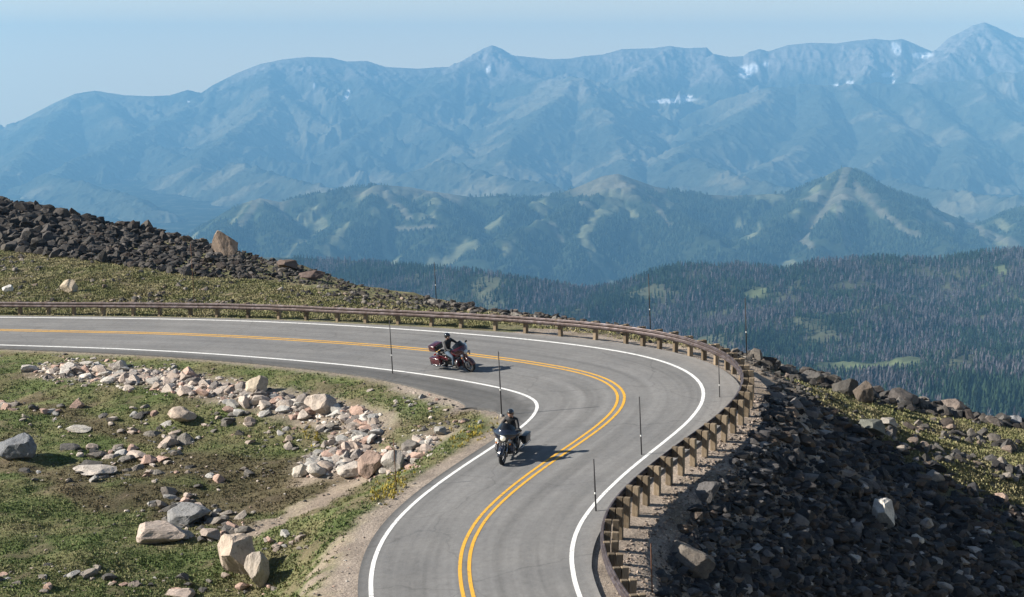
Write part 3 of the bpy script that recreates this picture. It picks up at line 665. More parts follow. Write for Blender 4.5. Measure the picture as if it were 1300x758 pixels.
def poly_sample(poly, n):
    P = np.array(poly, float); lo, hi = P.min(0), P.max(0); out = []
    while sum(map(len, out)) < n:
        q = lo + (hi - lo) * RNG.random((n * 2, 2)); ins = np.zeros(len(q), bool)
        for k in range(len(P)):
            a, b = P[k], P[(k + 1) % len(P)]; c = ((a[1] > q[:, 1]) != (b[1] > q[:, 1])) & (q[:, 0] < (b[0] - a[0]) * (q[:, 1] - a[1]) / (b[1] - a[1] + 1e-9) + a[0]); ins ^= c
        out.append(q[ins])
    return np.vstack(out)[:n]
def band_sample(line, n, spread):
    L = resample(np.array(line, float), 1.0); i = RNG.integers(0, len(L), n); return L[i] + RNG.normal(size=(n, 2)) * spread
def size_px(pts, s): return s * pts[:, 1] / F        # a size in photo pixels at that distance, in metres
RUBBLE = {}
def rubble(kind, pts, r, pal, sink=.3, flat=1.0, dark=None):
    RUBBLE.setdefault(kind, []).append((pts, r, RNG.integers(0, len(pal), len(pts)), pal, sink, flat))
def build_rubble(name, label):
    vs, fs, cs, base = [], [], [], 0
    for pts, r, ci, pal, sink, flat in RUBBLE[name]:
        pal = np.array(pal)
        for g, (rv, rf) in enumerate(SHP_S):
            ii = np.arange(g, len(pts), len(SHP_S)); n = len(ii)
            if not n: continue
            ang = RNG.random(n) * 6.283; c, s = np.cos(ang)[:, None], np.sin(ang)[:, None]; tl = RNG.uniform(-.5, .5, n)[:, None]; ct, st_ = np.cos(tl), np.sin(tl)
            x0 = rv[None, :, 0] * RNG.uniform(.8, 1.3, (n, 1)); y0 = rv[None, :, 1] * np.ones((n, 1)); z0 = rv[None, :, 2] * flat * RNG.uniform(.7, 1.1, (n, 1))
            x1 = x0 * ct + z0 * st_; z1 = -x0 * st_ + z0 * ct; X = x1 * c - y0 * s; Y = x1 * s + y0 * c; R_ = r[ii][:, None]
            P = np.stack([pts[ii, 0][:, None] + X * R_, pts[ii, 1][:, None] + Y * R_, pts[ii, 2][:, None] + (z1 - sink * .6) * R_ + .25 * R_], -1)
            vs.append(P.reshape(-1, 3)); fs.append((rf[None] + (np.arange(n) * len(rv))[:, None, None] + base).reshape(-1, 3)); base += n * len(rv)
            cc = pal[ci[ii]] * RNG.uniform(.7, 1.3, (n, 1)); cs.append(np.repeat(cc[:, None], len(rv), 1).reshape(-1, 3))
    o = link(name, mesh_data(name, np.vstack(vs), np.vstack(fs), RM_A, col=np.clip(np.vstack(cs), 0, .8))); tag(o, label, kind='stuff'); return o
def tone(c):
    r, g, b = c
    l = (r + g + b) / 3
    return 'pinkish' if r / b > 1.55 and l > .2 else 'pale' if l > .33 else 'brownish' if r / b > 1.2 and l > .12 else 'dark' if l < .13 else 'grey'
def rock_obj(name, p, r, col, label, group=None, flat=1.0, hero=None, rot=None, asp=(1, 1, 1), sink=.25, me=None):
    me = me or (SHP_H[hero % len(SHP_H)] if hero is not None else SHP_O[random.randrange(16)])
    o = link(name, me, loc=(p[0], p[1], p[2] + r * .22 - r * sink * .6), rot=rot or (random.uniform(-.35, .35), random.uniform(-.35, .35), random.random() * 6.28))
    o.scale = (r * asp[0], r * asp[1], r * asp[2] * flat); o.color = (*col, 1); tag(o, label, 'rock' if name != 'boulder' else 'boulder', group); return o
def rock_group(name, pts, r, pal, where, n_obj, kind, group, sink=.25, flat=1.0):
    """largest n_obj become rocks of their own, the rest rubble"""
    ok = ~np.isnan(pts[:, 0]); pts, r = pts[ok], r[ok]; o = np.argsort(-r / pts[:, 1]); top, rest = o[:n_obj], o[n_obj:]
    for i in top:
        c = random.choice(pal); k = random.uniform(.75, 1.2); c2 = tuple(min(.75, x * k) for x in c); tn = tone(c2)
        rock_obj(name, pts[i], r[i], c2, '%s angular rock %s' % (tn, where), '%s rocks %s' % (tn, group), sink=sink, flat=flat * random.uniform(.75, 1.1))
    if len(rest): rubble(kind, pts[rest], r[rest], pal, sink, flat)
def gnd(P): return on_ground_many(P)
def rsz(n, lo, hi, p=2.2): return lo + (hi - lo) * RNG.random(n) ** p

# named boulders, placed where the photo shows each (px, py of the foot, width and height in photo pixels)
def hero(px, py, w_, h_, col, label, k=0, name='boulder', yaw=None, tilt=(0, 0)):
    p = gnd([(px, py)])[0]
    if np.isnan(p[0]):
        for d in range(1, 14):
            p = gnd([(px, py + d)])[0]
            if not np.isnan(p[0]): break
    m = p[1] / F; r = w_ * m / 2; zz = h_ * m / 2 / .8
    p = p + np.array([0, r * .35, 0]); p[2] = grid_lookup(np.array([p[0]]), np.array([p[1]]))[0]
    me = SHP_H[k % 8]; co = np.array([v.co[:] for v in me.vertices]); ex = np.ptp(co, axis=0); z0 = co[:, 2].min(); yw = yaw if yaw is not None else (0, math.pi)[k % 2] + .25 * (k % 3 - 1)
    sz = h_ * m * 1.18 / ex[2]; o = link(name, me, loc=(p[0], p[1], p[2] - z0 * sz - .16 * h_ * m), rot=(tilt[0], tilt[1], yw)); o.scale = (w_ * m / ex[0], .85 * w_ * m / ex[1], sz); o.color = (*col, 1); tag(o, label, name if name == 'boulder' else 'rock'); return o
PK, WH, GY, TN, DK = (.42, .32, .26), (.56, .54, .50), (.27, .27, .26), (.46, .38, .31), (.10, .09, .085)
hero(287, 325, 34, 32, (.25, .195, .155), 'big light brown boulder standing on the dark rock ridge, largest on the skyline', 0)
hero(87, 371, 24, 16, (.50, .42, .32), 'tan boulder lying alone on the grass uphill of the guardrail', 1)
hero(8, 371, 15, 9, (.55, .54, .52), 'small whitish boulder on the hillside grass at the photo edge above the guardrail', 2)
hero(366, 342, 30, 12, (.13, .10, .085), 'low brown boulder on the ridge just down from the largest brown one', 6)
hero(395, 355, 36, 12, (.12, .09, .08), 'flat dark brown slab boulder near the low end of the left ridge', 4)
hero(97, 256, 9, 8, (.16, .13, .11), 'small knob of rock topping the ridge skyline at upper left', 5)
hero(303, 734, 54, 54, TN, 'large tan rounded boulder in the foreground meadow, taller of a leaning pair', 6)
hero(327, 748, 34, 46, (.40, .35, .30), 'cracked tan boulder leaning in front of the taller foreground one', 7)
hero(198, 690, 66, 26, (.44, .37, .32), 'long low pinkish boulder in the meadow behind the leaning pair', 1, yaw=.2)
hero(14, 584, 54, 30, (.19, .20, .215), 'big blue-grey boulder at the left edge of the meadow', 2)
hero(232, 537, 34, 18, (.46, .38, .31), 'rounded tan boulder standing alone in the grass below the rock heap', 3)
hero(326, 502, 33, 24, (.44, .38, .30), 'upright tan boulder standing proud of the rock heap near the road', 4)
hero(235, 668, 58, 26, (.27, .27, .27), 'grey flat topped boulder beside a dark hollow in the meadow', 5)
hero(268, 686, 30, 14, (.36, .30, .26), 'small dull pink boulder at the edge of the dark meadow hollow', 6)
hero(408, 530, 44, 26, (.42, .36, .31), 'broad pale slab boulder where the rock heap bends down to the path', 7)
hero(470, 606, 40, 32, (.38, .28, .23), 'rusty orange and grey boulder at the lower end of the rock heap', 5)
hero(500, 598, 34, 26, (.40, .37, .34), 'grey boulder beside the rusty orange one at the heap end', 1)
hero(440, 608, 34, 18, (.50, .45, .40), 'whitish block lying at the edge of the gravel path', 2)
hero(402, 606, 24, 16, (.52, .48, .43), 'white block with a flat face left of the larger block by the path', 3)
hero(381, 606, 22, 16, (.50, .46, .40), 'small white block at the left end of the row by the path', 4)
hero(520, 574, 26, 14, (.24, .22, .20), 'dark pointed boulder above the grass verge of the inner bend', 5)
hero(560, 553, 18, 11, (.33, .32, .30), 'small grey boulder on the grass tip inside the bend', 6)
hero(120, 604, 60, 10, (.44, .40, .36), 'flat pale slab sunk in the brown heath of the meadow', 7)
hero(100, 549, 34, 6, (.50, .47, .42), 'thin white slab lying flat in the green meadow grass', 0)
hero(228, 758, 44, 9, (.46, .38, .33), 'pinkish slab cut by the bottom edge of the photo beside the grass', 1)
hero(1124, 672, 30, 38, (.58, .56, .52), 'bright white boulder catching sun in the middle of the shaded scree', 6)
hero(1166, 693, 18, 13, (.50, .48, .44), 'white-topped boulder just below the bright one on the scree', 3)
hero(878, 730, 60, 34, (.17, .15, .13), 'huge slanting slab boulder low on the scree near the guardrail foot', 4, tilt=(.3, .5))
hero(900, 640, 40, 24, (.12, .115, .115), 'big grey wedge boulder in the upper scree below the posts', 5, tilt=(.2, .4))
hero(1110, 556, 36, 20, (.15, .155, .135), 'split pale boulder where the sunlit grass meets the shaded scree', 6)
hero(1212, 525, 34, 18, (.20, .165, .145), 'pale pink boulder high on the right hand ridge beside dark blocks', 7)
hero(1262, 540, 28, 12, (.21, .18, .16), 'pale boulder low on the right hand ridge near its end', 0)
hero(1288, 540, 26, 12, (.30, .30, .31), 'grey slab at the far right end of the boulder ridge', 1)
hero(1095, 512, 26, 28, (.14, .115, .095), 'tall brown block standing highest on the right hand ridge', 2)
hero(1150, 515, 40, 22, DK, 'long dark block midway along the right hand ridge', 3)
hero(1075, 503, 32, 22, (.085, .08, .075), 'dark leaning block uphill of the tall brown one on the right ridge', 4)
hero(1030, 488, 34, 16, (.15, .14, .13), 'flat grey slab near the uphill start of the right ridge', 5)
hero(1130, 545, 22, 14, (.30, .28, .25), 'grey block on the sunny grass above the split pale boulder', 6)
hero(1272, 640, 22, 12, (.42, .31, .25), 'pinkish boulder in the grass at the far right under the ridge', 7)

# talus ridge, upper left
ridge_poly = [(-20,256),(0,254),(60,262),(100,266),(150,277),(200,290),(250,303),(280,314),(340,330),(400,345),(450,357),(520,376),(600,392),(600,397),(520,391),(460,380),(425,366),(350,357),(250,352),(150,336),(100,329),(0,316),(-20,314)]
q = poly_sample(ridge_poly, 4200); pts = gnd(q); frac = np.clip((650 - q[:, 0]) / 650, .25, 1)
rock_group('talus_rock', pts, size_px(np.nan_to_num(pts, nan=100), 1) * rsz(len(q), 2.4, 13.5, 3.0) * frac, [tuple(.8 * v for v in c) for c in PAL_DARK] + [PAL_DARK[2]], 'in the talus ridge uphill of the guardrail', 290, 'rubble', 'in the talus ridge', sink=.15)
q = band_sample([(-10,256),(60,264),(100,268),(150,279),(200,292),(250,305),(340,332),(400,346),(450,358),(520,378),(600,392)], 420, (3, 2.2)); pts = gnd(q)
ok = ~np.isnan(pts[:, 0]); pts = pts[ok]; q = q[ok]
rubble('rubble', pts, size_px(pts, 1) * rsz(len(pts), 3, 8, 1.5) * np.clip((650 - q[:, 0]) / 650, .3, 1), PAL_DARK, .1)
# loose rock on the left hillside
for poly, n, lo, hi, no in [([(0,320),(150,338),(330,360),(480,388),(480,398),(0,384)], 520, .9, 5.0, 90), ([(380,360),(480,374),(620,398),(600,404),(480,392),(380,372)], 320, 1.2, 5.5, 40),
                            ([(120,368),(300,380),(330,388),(120,386)], 130, 1.5, 5, 20), ([(600,396),(760,414),(900,436),(960,455),(950,462),(760,424),(600,404)], 380, 1.5, 5.5, 70)]:
    q = poly_sample(poly, n); pts = gnd(q); c_n = fbm(pts[:, 0] / 3, pts[:, 1] / 6, 3, 901); sel = c_n > -.05; pts = pts[sel]
    rock_group('hillside_rock', pts, size_px(np.nan_to_num(pts, nan=90), 1) * rsz(len(pts), lo, hi), PAL_MID + PAL_DARK[:3], 'on the grassy hillside beyond the guardrail', no, 'rubble', 'on the hillside beyond the guardrail', sink=.3)
q = band_sample([(540,384),(600,392),(700,405),(800,420),(900,438),(960,454)], 900, (5, 3)); pts = gnd(q); ok = ~np.isnan(pts[:, 0]); pts = pts[ok]
rubble('rubble', pts, size_px(pts, 1) * rsz(len(pts), 1.5, 6.5, 2), PAL_DARK + PAL_MID[:1], .15)
# right-hand ridge of blocks
q = band_sample([(955,452),(1000,468),(1050,484),(1100,498),(1150,510),(1200,520),(1250,530),(1310,540)], 620, (6, 4)) + [0, 2]; pts = gnd(q)
rock_group('ridge_rock', pts, size_px(np.nan_to_num(pts, nan=90), 1) * rsz(len(q), 3, 14, 2.4), PAL_DARK + PAL_DARK + PAL_DARK + PAL_MID[:2], 'in the boulder ridge right of the bend', 210, 'rubble', 'in the boulder ridge right of the bend', sink=.12)
for line, n, sp, hi in [([(1090,560),(1130,545),(1180,575),(1240,590),(1300,605)], 220, (16, 5), 12), ([(1020,505),(1080,530),(1120,560)], 130, (12, 7), 7), ([(1150,535),(1220,552),(1300,575)], 130, (12, 4), 12), ([(960,462),(1010,492),(1060,520)], 140, (8, 5), 6)]:
    q = band_sample(line, n, sp); pts = gnd(q)
    rock_group('slope_rock', pts, size_px(np.nan_to_num(pts, nan=90), 1) * rsz(len(q), 1.6, hi), PAL_MID + PAL_DARK, 'on the sunny grass slope right of the scree', 60, 'rubble', 'on the sunny slope right of the scree', sink=.3)
# scree under the guard rail
scree_poly = [(972,488),(1010,502),(1130,566),(1300,650),(1300,758),(830,758),(850,705),(885,640),(935,585),(965,540)]
q = poly_sample(scree_poly, 12500); pts = gnd(q)
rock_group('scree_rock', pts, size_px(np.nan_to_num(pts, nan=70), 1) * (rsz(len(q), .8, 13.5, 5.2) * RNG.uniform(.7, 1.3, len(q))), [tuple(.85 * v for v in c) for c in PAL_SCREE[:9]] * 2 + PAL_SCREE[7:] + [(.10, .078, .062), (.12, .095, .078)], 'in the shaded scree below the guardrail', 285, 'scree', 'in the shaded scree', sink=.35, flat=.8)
q = poly_sample([(775,758),(790,700),(850,620),(930,540),(960,500),(975,510),(985,560),(930,630),(880,700),(860,758)], 3600); pts = gnd(q); ok = ~np.isnan(pts[:, 0]); pts = pts[ok]
rubble('scree', pts, size_px(pts, 1) * rsz(len(pts), .5, 3.0, 3), [(.30, .25, .21), (.20, .16, .13), (.34, .28, .24)], .2)
# the pinkish rock heap and the loose rocks of the meadow
heap = [(60,470),(110,473),(170,478),(230,485),(290,496),(340,508),(390,520),(440,528),(470,540),(455,560),(430,580),(400,590),(460,592),(510,585),(545,560)]
q = band_sample(heap, 1100, (10, 6.5)); pts = gnd(q)
rock_group('heap_rock', pts, size_px(np.nan_to_num(pts, nan=70), 1) * rsz(len(q), 1.8, 15, 2.5), PAL_PALE, 'in the rock heap between meadow and road', 285, 'rubble', 'in the rock heap by the inner bend', sink=.5, flat=.78)
q = band_sample(heap, 3800, (15, 8)); pts = gnd(q); rubble('rubble', pts, size_px(pts, 1) * rsz(len(q), .5, 4.2, 2.2), PAL_PALE + PAL_MID[:3], .35, .7)
mead = []
for line, n, sp, hi in [([(190,545),(240,560),(215,575),(150,580),(100,575)], 90, (14, 7), 12), ([(240,505),(300,540),(360,560),(330,575)], 70, (22, 9), 9), ([(180,640),(250,650),(290,670),(230,680),(200,655)], 110, (16, 9), 12),
                        ([(50,520),(140,545),(200,520)], 40, (20, 9), 8), ([(0,510),(30,525)], 24, (12, 5), 8), ([(280,680),(340,690),(380,685)], 60, (14, 8), 8), ([(60,600),(200,605),(300,600)], 50, (30, 7), 9), ([(100,735),(240,745),(330,752)], 50, (30, 7), 11),
                        ([(380,545),(440,560),(410,590)], 80, (16, 8), 9), ([(500,505),(560,520),(580,540)], 40, (14, 6), 6), ([(540,545),(600,535)], 40, (9, 3), 5), ([(0,740),(120,720)], 20, (20, 8), 7)]:
    q = band_sample(line, n, sp); q = q[(q[:, 1] < 760)]; p_ = gnd(q); mead.append(np.c_[p_, rsz(len(q), 1.6, hi * 1.3, 1.9)])
mead = np.vstack(mead); rock_group('meadow_rock', mead[:, :3], np.nan_to_num(mead[:, 1], nan=60) / F * mead[:, 3], PAL_PALE[:4] + PAL_MID[:4], 'scattered in the meadow inside the bend', 280, 'rubble', 'scattered in the meadow', sink=.45, flat=.78)
q = poly_sample([(-5,450),(300,462),(560,492),(600,520),(600,560),(520,620),(440,758),(-5,758)], 2600); pts = gnd(q); ok = ~np.isnan(pts[:, 0]); pts = pts[ok]
w_ = cover(pts[:, 0], pts[:, 1]); sel = (RNG.random(len(pts)) < .12 + .8 * np.clip(w_[3] + w_[4] + .5 * w_[6], 0, 1)) & (w_[2] > .15); pts = pts[sel]
rubble('rubble', pts, size_px(pts, 1) * rsz(len(pts), .5, 3.0, 2.5), PAL_PALE + PAL_MID, .3)
build_rubble('rubble', 'small loose stones scattered over the grass and between the larger rocks')
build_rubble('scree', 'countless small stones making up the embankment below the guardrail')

# ------------------------------------------------------------------ grass tufts, flowers
gmt = NM('grass_blades', rough=.8, spec=.15); gmt.color(gmt.attr())
def tufts(pts, hgt, wid, cols, nb=6):
    n = len(pts); ang = RNG.random((n, nb)) * 6.283; rr = RNG.random((n, nb)) * wid[:, None] * 1.6
    bx_ = pts[:, 0][:, None] + np.cos(ang) * rr; by_ = pts[:, 1][:, None] + np.sin(ang) * rr; bz_ = np.repeat(pts[:, 2][:, None] - .02, nb, 1)
    da = RNG.random((n, nb)) * 6.283; hw = wid[:, None] * RNG.uniform(.25, .5, (n, nb)); h_b = hgt[:, None] * RNG.uniform(.5, 1.1, (n, nb)); ln = RNG.uniform(.1, .6, (n, nb)) * h_b
    p0 = np.stack([bx_ - np.cos(da) * hw, by_ - np.sin(da) * hw, bz_], -1); p1 = np.stack([bx_ + np.cos(da) * hw, by_ + np.sin(da) * hw, bz_], -1)
    la = RNG.random((n, nb)) * 6.283; p2 = np.stack([bx_ + np.cos(la) * ln, by_ + np.sin(la) * ln, bz_ + h_b], -1)
    V_ = np.stack([p0, p1, p2], 2).reshape(-1, 3); F_ = np.arange(len(V_)).reshape(-1, 3)
    cc = cols[:, None, None] * np.stack([np.full((n, nb), .75), np.full((n, nb), .75), np.full((n, nb), 1.25)], 2)[..., None] * RNG.uniform(.75, 1.3, (n, nb, 1, 1))
    return V_, F_, cc.reshape(-1, 3)
TV = []
for poly, n, hl, hh2, lawn in [([(-8,448),(120,446),(300,456),(450,472),(560,492),(612,515),(600,560),(540,610),(470,690),(440,762),(-8,762)], 40000, .03, .10, 0),
                               ([(-8,312),(100,325),(250,350),(350,357),(460,378),(600,396),(760,418),(900,440),(900,450),(760,432),(600,416),(400,405),(150,401),(-8,400)], 30000, .04, .15, 1),
                               ([(960,470),(1050,495),(1150,520),(1310,545),(1310,665),(1130,575),(1000,505)], 26000, .04, .13, 1), ([(780,758),(830,660),(870,610),(940,530),(990,520),(900,640),(850,758)], 700, .05, .16, 0)]:
    q = poly_sample(poly, n); pts = gnd(q); pts = pts[~np.isnan(pts[:, 0])]; w_ = cover(pts[:, 0], pts[:, 1]); g = 1 - np.clip(w_[3] * 1.1 + w_[4] * 1.1 + w_[5] * 1.1, 0, 1)
    sel = (RNG.random(len(pts)) < g * (1 - .3 * w_[6])) & (w_[2] > .3) & (field(pts[:, 0], pts[:, 1], RUB) < .5) & (fbm(pts[:, 0] / 1.5, pts[:, 1] / 1.5, 4, 53) < .12 + .3 * RNG.random(len(pts))); pts = pts[sel]; he = w_[6][sel]; nn = w_[7][sel]
    if n == 700: g = None; pts = pts
    m_ = len(pts); c1 = (A3(.105, .148, .050), A3(.165, .170, .075))[lawn]; c2 = (A3(.215, .205, .105), A3(.27, .24, .135))[lawn]
    col_ = c1 + (c2 - c1) * sstep(-.3, .35, nn + .3 * RNG.normal(size=m_))[:, None]; col_ = mixc3(col_, A3(.12, .088, .058), np.clip(he, 0, 1) * .8)
    TV.append(tufts(pts, RNG.uniform(hl, hh2, m_), RNG.uniform(.04, .12, m_) * (1.5 if lawn else 1), col_, 5))
vs, fs, cs, b = [], [], [], 0
for V_, F_, c in TV: vs.append(V_); fs.append(F_ + b); cs.append(c); b += len(V_)
tag(link('grass', mesh_data('grass', np.vstack(vs), np.vstack(fs), gmt.m, col=np.vstack(cs))), 'short tufted alpine grass on the meadow and slopes', kind='stuff')
q = np.vstack([band_sample([(480,632),(500,618),(515,600)], 90, (9, 7)), band_sample([(580,562),(625,540)], 60, (9, 5)), band_sample([(150,445),(160,447)], 30, (7, 2)), band_sample([(400,560),(390,545)], 25, (6, 4))])
pts = gnd(q); pts = pts[~np.isnan(pts[:, 0])]; w_ = cover(pts[:, 0], pts[:, 1]); pts = pts[w_[2] > .3]; m_ = len(pts)
V_, F_, c_f = tufts(pts + [0, 0, .06], RNG.uniform(.06, .14, m_), RNG.uniform(.04, .08, m_), np.tile(A3(.34, .27, .05), (m_, 1)), 6)
tag(link('wildflowers', mesh_data('wildflowers', V_, F_, gmt.m, col=c_f)), 'yellow wildflowers on the verge inside the bend', kind='stuff')

# ------------------------------------------------------------------ guardrail
steel = NM('weathered_steel', rough=.48, metal=.55, spec=.4)
sc_ = steel.noise(3.5, 6, .7, sc=(1, 1, 1)); steel.color(steel.ramp(sc_, [(.25, (.045, .029, .024)), (.45, (.080, .060, .054)), (.62, (.13, .108, .110)), (.8, (.20, .175, .185))])).bump(steel.noise(30, 3), .3, .01)
wood = NM('weathered_wood', rough=.9, spec=.1)
wn = wood.noise(7, 5, .65, sc=(6, 6, .7)); wood.color(wood.mix(1.0, wood.ramp(wn, [(.25, (.12, .088, .060)), (.5, (.235, .185, .130)), (.75, (.34, .285, .215))]), wood.objcol(), 'MULTIPLY')).bump(wn, .6, .02)
gr_d = E_out + .28
gx_ = sm1(gr_d, 40); GL = ctr + nrm * gx_[:, None]
k0, k1 = 4, NS - 6
GLs = smooth_line(np.c_[GL[k0:k1], surf(GL[k0:k1, 0], GL[k0:k1, 1])], 10); GLs = resample(GLs, .25)
gl_len = np.r_[0, np.cumsum(np.linalg.norm(np.diff(GLs, axis=0), axis=1))]
gt = np.gradient(GLs[:, :2], axis=0); gt /= np.linalg.norm(gt, axis=1)[:, None]; gn = np.stack([-gt[:, 1], gt[:, 0]], -1)   # away from the road
prof = [(.0, .156), (.022, .150), (.03, .125), (.078, .105), (.083, .075), (.03, .03), (.022, 0), (.03, -.03), (.083, -.075), (.078, -.105), (.03, -.125), (.022, -.150), (.0, -.156)]
prof_b = [(u - .014, v * 1.0) for u, v in prof[::-1]]
ring = np.array(prof + prof_b); ring[:, 0] *= -1                      # folds face the road
RAIL_Z = .58
guard = bpy.data.objects.new('guardrail', None); COL.objects.link(guard); guard.location = tuple(GLs[0])
tag(guard, 'long rusty steel guardrail on wooden posts along the outside of the bend', 'guardrail')
gl0 = np.array(GLs[0])
for sct in range(0, int(gl_len[-1] // 7.62) + 1):
    m = np.where((gl_len >= sct * 7.62 - .12) & (gl_len <= (sct + 1) * 7.62 + .12))[0]
    if len(m) < 3: continue
    wob = .008 * math.sin(sct * 2.1)
    P = GLs[m][:, None, :2] + gn[m][:, None] * (ring[None, :, 0:1] + (sct % 2) * .006); Z = (GLs[m][:, 2] + RAIL_Z + wob)[:, None] + ring[None, :, 1] + .0 * P[..., 0]
    V_ = np.concatenate([P, Z[..., None]], -1); nr = len(ring); n = len(m)
    f = []
    for a in range(n - 1):
        for b in range(nr): f.append((a * nr + b, a * nr + (b + 1) % nr, (a + 1) * nr + (b + 1) % nr, (a + 1) * nr + b))
    for b in range(nr // 2 ):
        f.append((b, b + 1, nr - 2 - b, nr - 1 - b)); o_ = (n - 1) * nr; f.append((o_ + b + 1, o_ + b, o_ + nr - 1 - b, o_ + nr - 2 - b))
    link('rail', mesh_data('rail', V_.reshape(-1, 3) - gl0, np.array(f), steel.m, smooth=False), guard)
def box_mesh(name, sx, sy, z0, z1, mat, bev=.012, taper=0, cut=0):
    bm = bmesh.new(); bmesh.ops.create_cube(bm, size=1)
    for v in bm.verts:
        v.co.x *= sx * (1 - (taper if v.co.z > 0 else 0)); v.co.y *= sy; v.co.z = z1 if v.co.z > 0 else z0
        if cut and v.co.z > 0 and v.co.y > 0: v.co.z -= cut
    bmesh.ops.bevel(bm, geom=bm.edges[:], offset=bev, segments=1, affect='EDGES'); me = bpy.data.meshes.new(name); bm.to_mesh(me); bm.free(); me.materials.append(mat); return me
post_me = [box_mesh('post', .17, .20, -1.35, .76 + .01 * k, wood.m) for k in range(3)]
block_me = box_mesh('blockout', .16, .20, -.185, .185, wood.m); bolt_me = box_mesh('bolt', .05, .03, -.02, .02, steel.m, .004)
lat_a, st_a, _ = road_coords(GLs[:, 0], GLs[:, 1])
pos, npost, s_ = 1.0, 0, 0.0
spots = []
while pos < gl_len[-1] - .5:
    i = int(np.searchsorted(gl_len, pos)); spots.append(i)
    pos += 1.905 if st_a[i] < s_apex - 16 else .98
first_seen = max(0, len(spots) - 98)
for i in spots[first_seen:]:
    a = math.atan2(gt[i, 1], gt[i, 0]); c = GLs[i]
    p = c[:2] + gn[i] * (.20 + .13)
    o = link('post', post_me[npost % 3], guard, (p[0] - gl0[0], p[1] - gl0[1], c[2] - gl0[2] + random.uniform(-.025, .02)), (random.uniform(-.04, .04), random.uniform(-.045, .045), a + random.uniform(-.09, .09)))
    v = random.uniform(.55, 1.15); o.color = (v, v * .99, v * .97, 1)
    b = link('blockout', block_me, o, (0, -.23, RAIL_Z), (0, 0, 0)); v = random.uniform(.5, .95); b.color = (v, v, v, 1)
    npost += 1

# ------------------------------------------------------------------ snow poles
pm = NM('pole_paint', rough=.6, col=(.030, .028, .030)); pr = NM('pole_rust', rough=.8, col=(.12, .055, .03)); wm_ = NM('reflector_white', rough=.4, col=(.75, .75, .72)); cm = NM('pole_socket', rough=.9, col=(.28, .27, .25))
def tube_bm(bm, path, radii, seg=8, cap=True):
    path = [Vector(p) for p in path]; rings = []; up = Vector((0, 0, 1))
    for i, p in enumerate(path):
        d = (path[min(i + 1, len(path) - 1)] - path[max(i - 1, 0)]).normalized(); u = d.cross(up)
        if u.length < 1e-3: u = d.cross(Vector((0, 1, 0)))
        u.normalize(); v = d.cross(u); r = radii[i] if hasattr(radii, '__len__') else radii
        rings.append([bm.verts.new(p + (u * math.cos(2 * math.pi * k / seg) + v * math.sin(2 * math.pi * k / seg)) * r) for k in range(seg)])
    for a, b in zip(rings, rings[1:]):
        for k in range(seg): bm.faces.new((a[k], a[(k + 1) % seg], b[(k + 1) % seg], b[k]))
    if cap: bm.faces.new(rings[0][::-1]); bm.faces.new(rings[-1])
def bm_obj(name, fn, mat, parent=None, smooth=True, loc=None):
    bm = bmesh.new(); fn(bm); bmesh.ops.recalc_face_normals(bm, faces=bm.faces[:]); me = bpy.data.meshes.new(name); bm.to_mesh(me); bm.free()
    for m in (mat if isinstance(mat, (list, tuple)) else [mat]): me.materials.append(m)
    me.polygons.foreach_set('use_smooth', [smooth] * len(me.polygons)); return link(name, me, parent, loc)
POLES = [(499,482,78,.030,0,'tall thin black snow pole on the grass verge left of the red motorcycle'), (637,529,86,.032,0,'black snow pole at the inner shoulder behind the black motorcycle'),
         (815,588,88,.030,0,'black snow pole at the right road edge level with the black motorcycle'), (757,657,78,.033,0,'black snow pole at the right road edge nearest the camera'),
         (914,513,60,.024,0,'thin black snow pole in front of the guardrail at the outermost point of the bend'), (826,424,78,.034,0,'black snow pole standing behind the guardrail against the forest'),
         (948,452,76,.034,0,'black snow pole behind the guardrail where the boulder ridge begins'), (554,376,50,.034,0,'black snow pole on the low end of the talus ridge'),
         (247,388,80,.022,1,'faint rusty snow pole on the hillside behind the guardrail'), (503,622,68,.020,1,'thin rusty snow pole among the yellow flowers'),
         (828,752,66,.024,1,'thin rusty pole standing in the scree below the near posts')]
for (px, py, hp, r, rust, lab) in POLES:
    p = gnd([(px, py)])[0]
    if np.isnan(p[0]): p = gnd([(px, py + 6)])[0]
    h = hp * p[1] / F; t = bpy.data.objects.new('snow_pole', None); COL.objects.link(t); t.location = (p[0], p[1], p[2]); tag(t, lab, 'snow pole', 'thin marker poles along the road')
    t.rotation_euler = (random.uniform(-.02, .02), -.05 if not rust else -.04, 0)
    bm_obj('pole', lambda bm: tube_bm(bm, [(0, 0, -.3), (0, 0, h * .5), (0, 0, h)], [r * .8, r * .75, r * .62], 8), pr.m if rust else pm.m, t)
    if not rust:
        bm_obj('reflector', lambda bm: tube_bm(bm, [(0, 0, h * .40), (0, 0, h * .40 + .06)], r * .9, 10), wm_.m, t)
        bm_obj('socket', lambda bm: tube_bm(bm, [(0, 0, -.1), (0, 0, .10)], [r * 2.4, r * 2.0], 8), cm.m, t)

# ------------------------------------------------------------------ motorcycles
def mat(name, col, rough=.5, metal=0.0, spec=.5, coat=0.0):
    m = NM(name, rough=rough, col=col, metal=metal, spec=spec); m.b.inputs['Coat Weight'].default_value = coat; return m.m
M_TY = mat('tyre_rubber', (.022, .022, .023), .85, 0, .3); M_CH = mat('chrome', (.36, .36, .37), .2, 1.0); M_AL = mat('cast_metal', (.25, .25, .26), .35, .9)
M_BK = mat('black_paint', (.008, .009, .011), .35, 0, .4, .3); M_NV = mat('dark_blue_black_paint', (.012, .015, .028), .16, 0, .6, .9); M_RD = mat('dark_red_paint', (.060, .004, .007), .2, 0, .6, .9)
M_SE = mat('seat_leather', (.018, .017, .017), .55); M_EN = mat('engine_black', (.035, .035, .036), .5, .5); M_OR = mat('amber_lens', (.65, .20, .03), .2); M_RL = mat('red_lens', (.40, .01, .01), .2)
